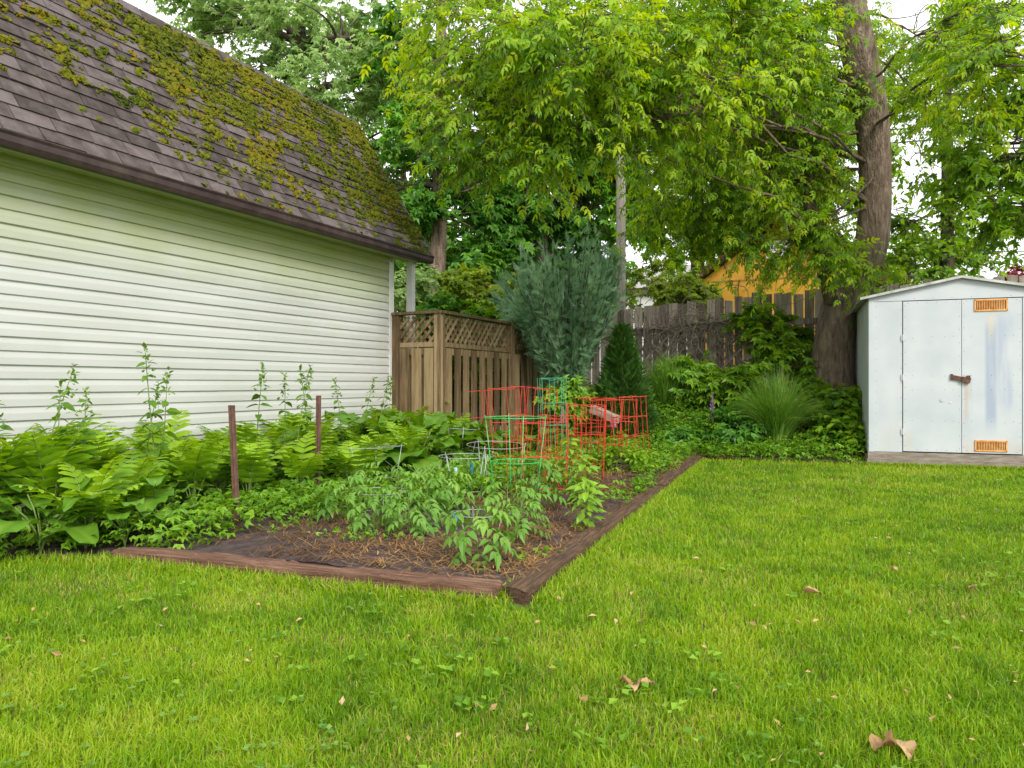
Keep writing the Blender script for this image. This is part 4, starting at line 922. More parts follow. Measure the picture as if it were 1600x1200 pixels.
PP, DD, TT, SS = map(np.array, (PP, DD, TT, SS)); k = PP[:, 2] > .2
V, F = inst(*JF, PP[k], DD[k], rdir(k.sum()), SS[k]); link_mesh('foliage', V, [F], M['juniper'], jun, tint=np.repeat(np.clip(TT[k], 0, 1), len(JF[0])))
# -- little conical spruce
sb_ = W(972, 600, 11.3); sg_ = float(gz(sb_[0], sb_[1])); spr = empty('conical_spruce', (sb_[0], sb_[1], sg_)); tag(spr, 'small dense dark green cone shaped spruce right of the juniper', 'conifer')
SH_ = 1.83 - sg_; n = 9000; hh = r2.random(n) ** 1.5; az = r2.random(n) * 6.283
rr = (.50 * (1 - hh) ** .85 + .02) * (.75 + .25 * r2.random(n)) * (1 + .14 * np.sin(az * 5 + hh * 17) + .10 * np.sin(az * 9 - hh * 31) + .10 * r2.normal(size=n))
PP = np.column_stack([np.cos(az) * rr, np.sin(az) * rr, hh * SH_]); DD = norm(np.column_stack([np.cos(az), np.sin(az), .75 + 0 * az]) + r2.normal(size=(n, 3)) * .35)
SF = frond_tmpl(4, .05, .6); V, F = inst(*SF, PP, DD, norm(np.array([0, 0, 1.]) + r2.normal(size=(n, 3)) * .5), r2.uniform(.05, .14, n))
mb = MB(); tube(mb, np.array([[0, 0, -.1], [0, 0, SH_ * .9]]), [.04, .01], 6); mb.build('trunk', M['bark_dark'], spr)
link_mesh('foliage', V, [F], M['spruce'], spr, tint=np.repeat(np.clip(.45 + .25 * r2.normal(size=n), 0, 1), len(SF[0])))
# -- ornamental grass clumps
def grass_clump(label, px, Y, H, rad, n, seed, arch):
    b = W(px, 600, Y); g = float(gz(b[0], b[1])); r2 = np.random.default_rng(seed); k = 7
    az = r2.random(n) * 6.283; r0 = .13 * np.sqrt(r2.random(n)); out = r2.random(n) ** .7; L_ = H * r2.uniform(.65, 1.12, n)
    t = np.linspace(0, 1, k)[None]; ar = arch * out
    rad_ = r0[:, None] + rad * (out[:, None]) * (t * .55 + .45 * t ** 2)
    zz = L_[:, None] * (t - (ar[:, None]) * .55 * t ** 2.3)
    az_ = az[:, None] + r2.normal(size=(n, 1)) * .25 * t
    P = np.stack([np.cos(az_) * rad_, np.sin(az_) * rad_, zz], -1); w = (.0055 * (1 - t ** 1.5) + .0007)[..., None]
    s = np.stack([-np.sin(az_), np.cos(az_), 0 * az_], -1); s = norm(s + r2.normal(size=(n, 1, 3)) * .4)
    V = np.stack([P - s * w, P + s * w], 2).reshape(n, k * 2, 3); o = (np.arange(n) * 2 * k)[:, None, None]; j = (np.arange(k - 1) * 2)[None, :, None]
    Fq = (o + j + np.array([0, 1, 3, 2])).reshape(-1, 4); ti = np.clip(.38 + r2.normal(size=n) * .17, 0, .66); dr = r2.random(n) < .05; ti[dr] = .95
    tt = ti[:, None] + np.where(t < .12, .35, 0); tt = np.clip(tt + .1 * t, 0, 1)
    o = link_mesh('ornamental_grass', V.reshape(-1, 3), [Fq], M['clump'], tint=np.repeat(tt, 2, axis=1).ravel(), loc=(b[0], b[1], g)); tag(o, label, 'grass clump', 'ornamental grass clumps')
grass_clump('upright dark green grass clump beside the conical spruce', 1042, 12.0, .98, .42, 900, 81, .5)
grass_clump('large arching grass clump in front of the big maple trunk', 1212, 10.45, 1.08, .66, 1900, 82, 1.0)

# ------------------------------------------------------------------ bed edging, stakes, cages
def timber(label, a, b, w, h, mat, seed, endcut=0.):
    a, b = np.array(a), np.array(b); L_ = np.linalg.norm(b - a); rz = math.atan2(*(b - a)[::-1]); k = 90; r2 = np.random.default_rng(seed)
    ang = np.array([-2.9, -2.5, -2.36, -2.2, -1.57, -.95, -.78, -.6, -.2, .3, .62, .78, .95, 1.57, 2.2, 2.36, 2.55, 2.9]); n = len(ang)
    cx = np.clip(np.cos(ang) * 1.35, -1, 1) * w / 2; cz = np.clip(np.sin(ang) * 1.35, -1, 1) * h / 2 + h / 2
    X = np.linspace(0, L_, k); V = []
    for i, x_ in enumerate(X):
        wob = 1 + .10 * (fbm(np.full(n, x_), ang * .5, seed, 5) - .5); lift = .012 * math.sin(x_ * 1.4 + seed)
        e = 1 - .06 * (i in (0, k - 1)); crack = -.010 * (fbm(x_ * np.ones(n), ang * 3, seed + 3, 3, 3) > .62)
        V.append(np.column_stack([np.full(n, x_) + (r2.normal(size=n) * .004 + endcut * cx if i in (0, k - 1) else 0), cx * wob * e + lift * .4, (cz + crack) * wob * e]))
    V = np.concatenate(V); i = np.arange(k - 1)[:, None] * n; j = np.arange(n)[None]; j2 = (j + 1) % n
    Qt = np.stack([i + j, i + n + j, i + n + j2, i + j2], -1).reshape(-1, 4)
    o = link_mesh('landscape_timber', V, [Qt, np.arange(n)[None], np.arange(n)[None, ::-1] + (k - 1) * n], mat, tint=np.full(len(V), .5), loc=(a[0], a[1], -.004)); o.rotation_euler = (0, 0, rz)
    tag(o, label, 'timber', 'timbers edging the vegetable bed')
timber('reddish weathered timber lying along the front of the vegetable bed', FL, (-.06, 3.53), .15, .085, M['timber'], 5)
J_ = A_ + (B_ - A_) * .56
timber('brown timber along the lawn side of the bed, its end nearest the lawn corner', A_, J_ - (B_ - A_) * .004, .13, .078, M['timber_dark'], 6, .3)
timber('darker timber along the lawn side of the bed, farther end piece', J_ + (B_ - A_) * .004, B_, .135, .09, M['timber_dark'], 7)
lg = timber('short brown log end half hidden under the leaves at the left edge', (-3.75, 5.15), (-3.08, 4.9), .12, .11, M['timber'], 8)
for o in list(C.objects):
    if o.name.startswith('landscape_timber') and o['label'].startswith('short'): o.location.z = .28; o['group'] = ''; del o['group']
def stake(label, px, pyb, pyt, lean):
    p = gp(px, pyb); zt = 1 - (pyt - 600) / F_ * p[1]; o = empty('stake', (p[0], p[1], 0), .5); tag(o, label, 'stake', 'rusty stakes along the bed')
    mb = MB(); h = zt + .1
    prof = np.array([[-.02, -.004], [-.006, -.004], [-.006, -.018], [.006, -.018], [.006, -.004], [.02, -.004], [.02, .004], [-.02, .004]]) * 1.05; k = len(prof)
    Vp = np.concatenate([np.column_stack([prof, np.full(k, -.15)]), np.column_stack([prof + [lean, 0], np.full(k, zt)])])
    mb.add(Vp, [np.array([[i, (i + 1) % k, (i + 1) % k + k, i + k] for i in range(k)]), np.array([[7, 6, 5, 0], [1, 4, 3, 2]]) , np.array([[0 + k, 5 + k, 6 + k, 7 + k], [2 + k, 3 + k, 4 + k, 1 + k]])])
    mb.build('post', M['rust_iron'], o)
    mb = MB(); box(mb, (-.012 + lean * .97, .0045, zt - .04), (.012 + lean * .97, .012, zt - .03)); mb.build('clip_tab', M['rust_iron'], o)
stake('rusty metal stake nearer the front timber, before the ferns', 373, 838, 633, -.045)
stake('rusty metal stake farther back along the fern edge', 496, 788, 618, .01)

def ring(mb, c, r, z, n=28, w=.003, tilt=0., ph=0.):
    a = np.linspace(0, 2 * math.pi, n + 1) + ph; tube(mb, np.column_stack([c[0] + r * np.cos(a), c[1] + r * np.sin(a), z + tilt * np.cos(a)]), w, 5, cap=False)
def round_cage(label, px, Y, rt, zt, rb, zb, nring, mat, nleg, w, seed, grp, tilt=0., leg_out=.0):
    b = W(px, 600, Y); g = float(sz(b[0], b[1])); r2 = np.random.default_rng(seed); o = empty('tomato_cage', (b[0], b[1], g), r2.random() * 6); tag(o, label, 'plant cage', grp)
    for i in range(nring):
        f = i / max(1, nring - 1); mb = MB(); ring(mb, (0, 0), rt + (rb - rt) * f, zt - g + (zb - zt) * f, w=w, tilt=tilt * (1 - f)); mb.build('ring', M[mat], o, smooth=True)
    for q in range(nleg):
        a = q / nleg * 6.283 + .3; mb = MB(); ca, sa = math.cos(a), math.sin(a)
        P = np.array([[ca * (rt + .004), sa * (rt + .004), zt - g + .02 + tilt * ca], [ca * (rb + .004), sa * (rb + .004), zb - g], [ca * rb * .8, sa * rb * .8, -.08]]); tube(mb, P, w, 5); mb.build('leg', M[mat], o, smooth=True)
    return o
RG = 'red folding tomato cages'; GG = 'galvanised wire tomato cages'
def bent(a, b, r2=np.random.default_rng(99)):
    t = np.linspace(0, 1, 6)[:, None]; P = np.array(a) * (1 - t) + np.array(b) * t; P[1:-1] += r2.normal(size=(4, 3)) * .005; return P
def square_cage(label, pxs, Y, zt, zrungs, size, rz, mat, w, grp, open_=0., taper=.05, legs=4):
    b = W(pxs, 600, Y); g = float(sz(b[0], b[1])); o = empty('tomato_cage', (b[0], b[1], g), rz); tag(o, label, 'plant cage', grp); o.rotation_euler = (rng.normal() * .035, rng.normal() * .035, rz)
    h = size / 2; corners = [(-h, -h), (h, -h), (h, h), (-h, h)]
    def at(c, z): f = 1 - taper * (1 - (z / (zt - g))); return np.array([c[0] * f, c[1] * f, z])
    for i, c in enumerate(corners):
        mb = MB(); tube(mb, bent(at(c, -.08), at(c, zt - g + .015)), w, 5); mb.build('leg', M[mat], o)
        c2 = corners[(i + 1) % 4]
        if open_ and i == 2: c2 = (c2[0] - open_, c2[1] + open_)
        mid = ((c[0] + c2[0]) / 2, (c[1] + c2[1]) / 2)
        mb = MB()
        for z_ in [zt] + list(zrungs): tube(mb, bent(at(c, z_ - g), at(c2, z_ - g)), w, 5)
        tube(mb, bent(at(mid, -.06), at(mid, zt - g)), w * .9, 5)
        mb.build('side_panel', M[mat], o)
    return o
round_cage('bright green round tomato cage standing in front of the red cages', 806, 6.1, .245, .735, .20, .385, 2, 'green_wire', 4, .0029, 1, 'green tomato cages')
square_cage('dull green square tomato cage, tallest, before the juniper', 864, 9.3, 1.065, [.77, .50], .30, .15, 'dull_green_wire', .0042, 'green tomato cages', taper=.1)
square_cage('red tomato cage at the back left, against the lattice fence boards', 793, 8.6, .95, [.645, .36], .40, .25, 'red_wire', .0040, RG, .12)
square_cage('red tomato cage at the back, left of the dull green cage', 832, 9.0, .95, [.62, .35], .30, .55, 'red_wire', .0040, RG, .1)
square_cage('red tomato cage directly right of the bright green round cage', 838, 6.5, .675, [.38, .12], .40, .35, 'red_wire', .0033, RG, .1)
square_cage('red tomato cage in the middle, above the leafy pepper plants', 872, 7.0, .70, [.35, .15], .34, .1, 'red_wire', .0033, RG)
square_cage('red tomato cage rising behind the pepper plants next to the lawn timber', 915, 7.4, .79, [.52, .25], .36, -.1, 'red_wire', .0033, RG, .1)
square_cage('red tomato cage, second from the right end of the red row', 955, 8.3, .835, [.6, .35], .36, .3, 'red_wire', .0038, RG, .1)
square_cage('red tomato cage at the right end of the row, near the spruce', 988, 8.9, .85, [.62, .40], .32, .2, 'red_wire', .0038, RG)
square_cage('red tomato cage farthest back in front of the bleached log', 925, 9.3, .82, [.5], .32, .5, 'red_wire', .0038, RG)
round_cage('low wire cage with the bright blue peg, nearest the front timber', 748, 4.75, .15, .20, .11, .05, 2, 'zinc_wire', 3, .0026, 2, GG)
round_cage('low wire cage with a blue peg among the left tomato plants', 594, 5.6, .20, .22, .15, .06, 2, 'zinc_wire', 3, .0028, 3, GG)
round_cage('wire cage over the weeds right of the farther stake', 588, 6.9, .25, .43, .20, .18, 2, 'zinc_wire', 3, .003, 4, GG, .02)
round_cage('wire cage with an orange peg below the lattice fence', 650, 8.0, .23, .45, .18, .22, 2, 'zinc_wire', 3, .0032, 5, GG, .01)
round_cage('wire cage standing behind the orange pegged cage', 712, 8.5, .27, .52, .2, .25, 2, 'zinc_wire', 4, .0034, 6, GG, .02)
round_cage('wire cage with the pale blue peg left of the green cage', 728, 6.4, .23, .40, .16, .12, 2, 'zinc_wire', 4, .003, 7, GG)
round_cage('wide wire hoop cage overlapping the lower green ring', 775, 6.8, .26, .46, .22, .2, 2, 'zinc_wire', 3, .003, 8, GG, .015)
def peg(label, px, py, Y, mat, s=1.):
    p = W(px, py, Y); o = empty('clothes_peg', p, .4); tag(o, label, 'peg', 'pegs clipped to the wire cages')
    for sg in (-1, 1):
        mb = MB(); box(mb, (-.007 * s, -.0085 * s if sg < 0 else .0015, -.045 * s), (.007 * s, -.0015 if sg < 0 else .0085 * s, .03 * s), fn=lambda V: V + np.column_stack([0 * V[:, 0], sg * .007 * s * (V[:, 2] > 0), 0 * V[:, 0]])); mb.build('jaw', M[mat], o)
    mb = MB(); tube(mb, np.array([[-.009 * s, 0, -.01 * s], [.009 * s, 0, -.01 * s]]), .007 * s, 8); mb.build('spring', M['zinc_wire'], o)
peg('bright blue clothes peg on the front wire cage', 711, 812, 4.68, 'blue_peg', 1.25)
peg('blue clothes peg among the left tomato plants', 606, 782, 5.5, 'blue_peg', 1.1)
peg('pale blue clothes peg on the wire cage beside the green cage', 712, 737, 6.25, 'pale_peg', 1.1)
peg('dark teal clothes peg next to the pale blue peg', 737, 730, 6.5, 'teal_peg', 1.2)
peg('orange clothes peg on the wire cage below the lattice fence', 645, 699, 7.8, 'orange_peg', 1.3)

# ------------------------------------------------------------------ straw, ground cover (stuff)
n = 30000; uu = rng.uniform(-3.75, -1.45, n); vv = rng.uniform(3.15, 10.2, n); x, y = xy(uu, vv)
k = in_bed(x, y) & (fbm(x, y, 61, 1.5, 3) + .35 * rng.random(n) - .22 * sstep(-2.9, -3.3, uu) > .60); x, y = x[k], y[k]; n = len(x)
z = sz(x, y) + .006 + .022 * rng.random(n); az = rng.random(n) * 6.283; L_ = rng.uniform(.03, .16, n); w = rng.uniform(.0009, .0028, n)
d = np.column_stack([np.cos(az), np.sin(az), rng.normal(size=n) * .16]); s = np.column_stack([-np.sin(az), np.cos(az), 0 * az]); c = np.column_stack([x, y, z])
bend = np.column_stack([0 * x, 0 * x, rng.random(n) * .02]) + s * (rng.normal(size=n) * .012)[:, None]
V = np.stack([c - d * L_[:, None] / 2 - s * w[:, None], c - d * L_[:, None] / 2 + s * w[:, None], c + bend - s * w[:, None], c + bend + s * w[:, None], c + d * L_[:, None] / 2 - s * w[:, None], c + d * L_[:, None] / 2 + s * w[:, None]], 1).reshape(-1, 3)
o = (np.arange(n) * 6)[:, None]; st = np.clip(.25 + 1.1 * (fbm(x, y, 65, 1.1, 3) - .4) + rng.normal(size=n) * .25, 0, 1)
tag(link_mesh('straw', V, [np.concatenate([o + np.array([0, 1, 3, 2]), o + np.array([2, 3, 5, 4])])], M['straw'], tint=np.repeat(st, 6)), 'brown straw and twig mulch strewn over the vegetable bed', 'straw', kind='stuff')

def cover(label, fmask, n, hmax, size, mat, tmpl, seed, group=None, name='ground_cover', ub=(-5.6, .1), vb=(1.8, 12.8), hmin=.02):
    r2 = np.random.default_rng(seed); uu = r2.uniform(*ub, n); vv = r2.uniform(*vb, n); x, y = xy(uu, vv); k = fmask(uu, vv, x, y) > r2.random(n); x, y, uu, vv = x[k], y[k], uu[k], vv[k]; n = len(x)
    hm = hmax * (.35 + .9 * fbm(x, y, seed, 2.4, 3)); z = sz(x, y) + hmin + hm * r2.random(n) ** .8
    az = r2.random(n) * 6.283; D = np.column_stack([np.cos(az), np.sin(az), r2.normal(size=n) * .3 - .05]); N_ = np.array([0, 0, 1.]) + r2.normal(size=(n, 3)) * .4
    V, F = inst(tmpl[0], tmpl[1], np.column_stack([x, y, z]), D, N_, size * r2.uniform(.6, 1.3, n)); t = np.clip(.45 + .6 * (fbm(x, y, seed + 2, 3, 3) - .5) + r2.normal(size=n) * .2, 0, 1)
    tag(link_mesh(name, V, [F], M[mat], tint=np.repeat(t, len(tmpl[0]))), label, 'ground cover', kind='stuff')
def mask_left(u, v, x, y): return in_bed(x, y) * np.maximum(.85 * sstep(-2.35, -3.1, u) * sstep(4.5, 5.4, v) * (fbm(x, y, 78, 2.6, 3) > .42) + .5 * (v > 5.5) * (fbm(x, y, 76, 2.4, 3) > .56), sstep(-3.05, -3.75, u) * sstep(2.0, 3.6, v + .9 * (u < -3.8)) * .9 * sstep(-6, -3.5, u) + .0) * (fbm(x, y, 77, 2.2, 3) > .36) * (1 - .95 * (sstep(-3.62, -3.45, u) * sstep(4.4, 4.0, v)))
cover('bright low leafy weeds between the ferns and the vegetable rows', mask_left, 66000, .20, .055, 'cover', SPRIG3, 71)
def mask_back(u, v, x, y): return in_bed(x, y) * (v > 7.2) * (sstep(9.6, 10.4, v + .6 * (fbm(x, y, 5, 1.5) - .5)) * .9 + .45 * (v < 10) * sstep(7., 9, v) * (fbm(x, y, 79, 2.1, 3) > .47))
cover('bright green low ground cover at the far end of the bed', mask_back, 60000, .17, .06, 'cover', SPRIG3, 73, ub=(-4.6, .1))
def mask_sprinkle(u, v, x, y): return in_bed(x, y) * (u > -3.6) * (v < 9.5) * (fbm(x, y, 83, 2.6, 3) > .62) * .9
cover('tiny seedling weeds sprouting in the vegetable bed soil', mask_sprinkle, 9000, .06, .03, 'cover', SPRIG3, 75, ub=(-3.6, -1.4), vb=(3.2, 9.5), hmin=.008)

# ------------------------------------------------------------------ ferns and tall weeds along the garage
def fern_proto(seed, parent):
    r2 = np.random.default_rng(seed); mb = MB(); st = MB()
    for f in range(9):
        az = f / 9 * 6.283 + r2.normal() * .25; H = r2.uniform(.44, .66); out = r2.uniform(.08, .36)
        d2 = np.array([math.cos(az), math.sin(az), 0]); s2 = np.array([-d2[1], d2[0], 0])
        k = 14; t = np.linspace(0, 1, k); P = d2 * (out * (t ** 1.6 * 1.2))[:, None] + np.array([0, 0, 1]) * (H * (t * 1.25 - .38 * t ** 2.6))[:, None]
        tube(st, P, np.linspace(.0042, .0018, k), 4, cap=False, t=.6)
        nb = 8; tb = r2.random() * .5 + .2
        for i in range(nb):
            tt = .42 + .56 * i / (nb - 1); q = np.array([np.interp(tt, t, P[:, c]) for c in range(3)]); q2 = np.array([np.interp(min(1, tt + .03), t, P[:, c]) for c in range(3)])
            tg = norm(q2 - q + 1e-6); prof = .155 * (1 - (i / nb) ** 1.25) * (.82 + .18 * min(1, i / 1.5)) + .018
            for sg in (-1, 1):
                dv = norm(s2 * sg * .9 + tg * (.35 + .5 * i / nb) + np.array([0, 0, -.12]) + r2.normal(size=3) * .06); up = norm(np.cross(dv, tg) * sg * -1 + np.array([0, 0, .4])); 
                if up[2] < 0: up = -up
                n_ = 6; sx = np.linspace(0, 1, n_); wprof = .125 * prof * np.array([.75, 1., 1.02, .92, .66, .08]) * (1 + .10 * np.array([0, 1, -1, 1, -1, 0])) + .003
                cs_ = q + dv * (sx * prof)[:, None] + np.array([0, 0, -1]) * (.20 * prof * sx ** 2)[:, None]; wd = norm(np.cross(dv, up))
                Vp = np.concatenate([cs_ - wd * wprof[:, None] + up * .08 * wprof[:, None], cs_, cs_ + wd * wprof[:, None] + up * .08 * wprof[:, None]])
                j = np.arange(n_ - 1); Fq = np.concatenate([np.stack([j, j + 1, j + 1 + n_, j + n_], -1), np.stack([j + n_, j + 1 + n_, j + 1 + 2 * n_, j + 2 * n_], -1)])
                mb.add(Vp, Fq, 0, np.clip(tb + .22 * i / nb + r2.normal() * .07, 0, 1))
        e = P[-1]; mb.add(np.array([e - s2 * .012, e + d2 * .05 + [0, 0, -.01], e + s2 * .012]), np.array([[0, 1, 2]]), 0, tb)
    st.build('stalks', M['stem'], parent); mb.build('fronds', M['fern'], parent)
def make(name, fn, seed):
    o = empty(name); fn(seed, o); return o
class Pool:
    """first use of a prototype moves it, later uses copy it with its parts"""
    def __init__(s, name, fn, seeds): s.p = [make(name, fn, q) for q in seeds]; s.used = [False] * len(s.p); s.i = 0
    def put(s, x, y, z, rz, sc, label, cat, group):
        i = s.i % len(s.p); s.i += 1
        o = s.p[i] if not s.used[i] else dup(s.p[i]); s.used[i] = True
        o.location = (x, y, z); o.rotation_euler = (rng.normal() * .07, rng.normal() * .07, rz); o.scale = (sc, sc, sc); tag(o, label, cat, group); return o
ferns = Pool('fern', fern_proto, [1, 2, 3, 4, 5])
rows = [('front row beside the bed', -4.32, np.linspace(3.0, 7.6, 12), 1.05), ('middle row along the garage', -4.72, np.linspace(2.8, 8.6, 14), 1.15), ('back row against the white siding', -5.14, np.linspace(2.7, 9.0, 15), 1.22)]
for nm, u0, vs_, sc in rows:
    for i, v in enumerate(vs_):
        uu = u0 + rng.normal() * .13; vj = v + rng.normal() * .12; x, y = xy(uu, vj)
        ferns.put(x, y, float(sz(x, y)) - .02, rng.random() * 6.28, sc * rng.uniform(.88, 1.15), f'bright green fern, {ORD[i]} from the left in the fern {nm}', 'fern', 'ferns along the garage')
x, y = gp(728, 700) ; x, y = W(735, 600, 9.0)[:2]
ferns.put(x, y, float(sz(x, y)), 1., 1.0, 'single fern standing before the first boards of the long lattice fence', 'fern', 'ferns along the garage')
def dock_proto(seed, parent):
    r2 = np.random.default_rng(seed); mb = MB(); st = MB()
    for f in range(9):
        az = f / 9 * 6.283 + r2.normal() * .3; L_ = r2.uniform(.2, .34); W_ = L_ * r2.uniform(.3, .42); el = r2.uniform(.35, 1.15); pet = r2.uniform(.12, .34)
        d2 = np.array([math.cos(az), math.sin(az), 0]); s2 = np.array([-d2[1], d2[0], 0]); b = d2 * pet * .45 + np.array([0, 0, pet])
        tube(st, bez([0, 0, 0], [0, 0, pet * .6], b, 5), .005, 5, cap=False)
        nu, nv = 7, 11; s = np.linspace(-1, 1, nu)[None]; t = np.linspace(0, 1, nv)[:, None]
        w = W_ * np.sin(np.pi * np.clip(t, 0.02, .995) ** .75) ** .75; fwd = t * L_
        ca = el - 1.5 * t; X = np.cumsum(np.cos(ca) * L_ / nv, 0); Z = np.cumsum(np.sin(ca) * L_ / nv, 0)
        wave = .018 * np.sin(t * 14 + f) * np.abs(s) ** 2 + .10 * w * np.abs(s) + .006 * np.cos(t * 30) * (1 - np.abs(s))
        P = b + d2 * X[..., None] + s2 * (s * w)[..., None] + np.array([0, 0, 1]) * (Z + wave)[..., None]
        P = P.reshape(-1, 3); i, j = np.meshgrid(np.arange(nu - 1), np.arange(nv - 1)); a = (j * nu + i).ravel()
        tt = (.35 + .3 * r2.random()) + np.where(np.abs(s) < .1, .35, 0) + 0 * t; mb.add(P, np.stack([a, a + 1, a + nu + 1, a + nu], -1), 0, np.clip(tt.ravel(), 0, 1))
    st.build('stalks', M['stem'], parent, smooth=True); mb.build('leaves', M['broad'], parent, smooth=True)
docks = Pool('dock_plant', dock_proto, [11, 12, 13])
dk = [(-4.25, 2.85), (-4.6, 2.6), (-4.0, 3.2), (-5.0, 2.7), (-4.5, 3.9), (-4.4, 4.7), (-4.6, 5.4), (-4.2, 6.4), (-4.0, 7.0), (-4.6, 8.2), (-4.1, 8.4), (-4.9, 9.1), (-4.35, 9.2), (-3.8, 9.0), (-4.4, 3.0), (-4.75, 2.9), (-4.1, 3.5), (-4.55, 3.45), (-4.95, 2.25), (-4.65, 2.3)]
far_docks = [(560, 8.0), (600, 8.7), (640, 8.9), (690, 8.9), (622, 8.1), (676, 8.2), (725, 8.9), (655, 7.6)]
dk.sort(key=lambda q: xy(*q)[0] / xy(*q)[1])
for i, (uu, vv) in enumerate(dk):
    x, y = xy(uu, vv); docks.put(x, y, float(sz(x, y)) - .02, rng.random() * 6.28, rng.uniform(.8, 1.15) * (1.15 if vv > 7.5 else .92), f'broad leaved dock plant, {ORD[i]} going from the left end to the lattice fence', 'weed', 'broad leaved weeds along the garage')
def nettle_proto(seed, parent):
    r2 = np.random.default_rng(seed); mb = MB(); st = MB(); H = 1.0
    k = 10; bend = r2.normal(size=2) * .05; P = np.column_stack([bend[0] * np.linspace(0, 1, k) ** 2, bend[1] * np.linspace(0, 1, k) ** 2, np.linspace(0, H, k)]); tube(st, P, np.linspace(.006, .002, k), 5, cap=False)
    PP, DD, SS, TT = [], [], [], []
    for i in range(11):
        t = .22 + .72 * i / 10; q = np.array([np.interp(t * H, P[:, 2], P[:, c]) for c in range(3)]); a = i * 1.57 + r2.normal() * .3; L_ = .15 * (1 - .75 * (i / 10)) * r2.uniform(.75, 1.2) + .02
        for sg in (0, math.pi): PP.append(q); DD.append([math.cos(a + sg), math.sin(a + sg), .15 - .5 * r2.random()]); SS.append(L_); TT.append(.45 + r2.normal() * .15)
    for i in range(34):
        t = r2.uniform(.80, 1.03); q = np.array([bend[0], bend[1], t * H]) + np.append(r2.normal(size=2) * .016 * (1.1 - t) * 5, 0); PP.append(q); DD.append([r2.normal(), r2.normal(), 1.2]); SS.append(r2.uniform(.015, .045)); TT.append(.75 + r2.normal() * .15)
    PP, DD, SS, TT = map(np.array, (PP, DD, SS, TT)); V, F = inst(*OVAL, PP, DD, np.array([0, 0, 1.]) + r2.normal(size=PP.shape) * .3, SS)
    st.build('stem', M['stem'], parent); mb.add(V, F, 0, np.repeat(np.clip(TT, 0, 1), len(OVAL[0]))); mb.build('leaves', M['weed'], parent)
nets = Pool('tall_weed', nettle_proto, [21, 22, 23, 24])
nt_ = [(42, 4.7, 565), (88, 4.9, 600), (118, 4.9, 605), (218, 5.3, 598), (254, 5.3, 545), (246, 5.6, 575), (395, 6.2, 568), (455, 6.6, 570), (497, 6.7, 573), (440, 6.4, 585), (540, 7.9, 590), (556, 8.2, 588), (585, 8.8, 585), (600, 8.9, 592), (8, 4.6, 612)]
for i, (px, Y, pt) in enumerate(sorted(nt_)):
    p = W(px, 600, Y); zt = 1 - (pt - 600) / F_ * Y; g = float(sz(p[0], p[1]))
    nets.put(p[0], p[1], g, rng.random() * 6.28, (zt - g) / 1.02, f'tall thin flowering weed, {ORD[i]} from the left against the white siding', 'weed', 'tall weeds against the siding')

for i, (px, Y) in enumerate(sorted(far_docks)):
    x, y = W(px, 600, Y)[:2]; docks.put(x, y, float(sz(x, y)) - .02, rng.random() * 6.28, rng.uniform(1.35, 1.7), f'tall broad leaved weed before the lattice fence, {ORD[i]} from the left there', 'weed', 'broad leaved weeds before the lattice fence')
# ------------------------------------------------------------------ vegetables
TL = leaf6([((0, .25, 0), -1.1, .32, .09, .6), ((0, .25, 0), 1.1, .32, .09, .6), ((0, .52, -.02), -1., .36, .11, .6), ((0, .52, -.02), 1., .36, .11, .6), ((0, .75, -.05), -.8, .3, .09, .6), ((0, .75, -.05), .8, .3, .09, .6), ((0, .78, -.06), 0, .42, .13, .8)])
def tomato_proto(seed, parent):
    r2 = np.random.default_rng(seed); st = MB(); H = .36; P = np.column_stack([.02 * r2.normal() * np.linspace(0, 1, 6), .02 * r2.normal() * np.linspace(0, 1, 6), np.linspace(-.03, H, 6)]); tube(st, P, np.linspace(.006, .003, 6), 5)
    PP, DD, SS, TT = [], [], [], []
    for i in range(19):
        t = .16 + .82 * i / 18; a = i * 2.4 + r2.normal() * .3; b = np.array([0, 0, t * H]); L_ = .23 * (1 - .4 * abs(t - .55)) * r2.uniform(.75, 1.15)
        d = np.array([math.cos(a), math.sin(a), .75 - .5 * (1 - t)]); e = b + d * L_ * .35; tube(st, np.array([b, e]), .0022, 4, cap=False); PP.append(e); DD.append(d * [1, 1, 0] + [0, 0, -.30 + .5 * (t - .6)]); SS.append(L_); TT.append(.45 + .3 * (t - .5) + r2.normal() * .14)
    PP, DD, SS, TT = map(np.array, (PP, DD, SS, TT)); V, F = inst(*TL, PP, DD, np.array([0, 0, 1.]) + r2.normal(size=PP.shape) * .2, SS)
    st.build('stem', M['stem'], parent); link_mesh('leaves', V, [F], M['tomato'], parent, tint=np.repeat(np.clip(TT, 0, 1), len(TL[0])))
toms = Pool('tomato_plant', tomato_proto, [31, 32, 33, 34])
TG = 'tomato plants in the vegetable bed'
tl_ = [('front row between the two timbers', [(672, 842, .8), (702, 815, .85), (622, 818, .85), (735, 778, .85), (640, 858, .7)]), ('right row nearest the lawn timber', [(748, 893, .85), (818, 858, .8), (792, 838, .9), (835, 812, .8), (845, 785, .9), (880, 762, .8), (905, 745, .9), (930, 728, .8)]),
       ('middle row of the bed', [(584, 852, .75), (655, 800, .8), (690, 778, .8), (705, 752, .8), (760, 748, .85), (790, 728, .8), (820, 717, .8)]),
       ('left row beside the weeds', [(546, 832, .9), (612, 790, .95), (572, 800, .8), (640, 760, .95), (600, 752, .9), (682, 738, .95), (660, 728, .9), (728, 712, .9)])]
for nm, pts in tl_:
    for i, (px, py, sc) in enumerate(pts):
        p = gp(px, py); toms.put(p[0], p[1], float(sz(*p)), rng.random() * 6.28, sc * rng.uniform(.82, .98), f'young tomato plant, {ORD[i]} from the front in the {nm}', 'tomato plant', TG)
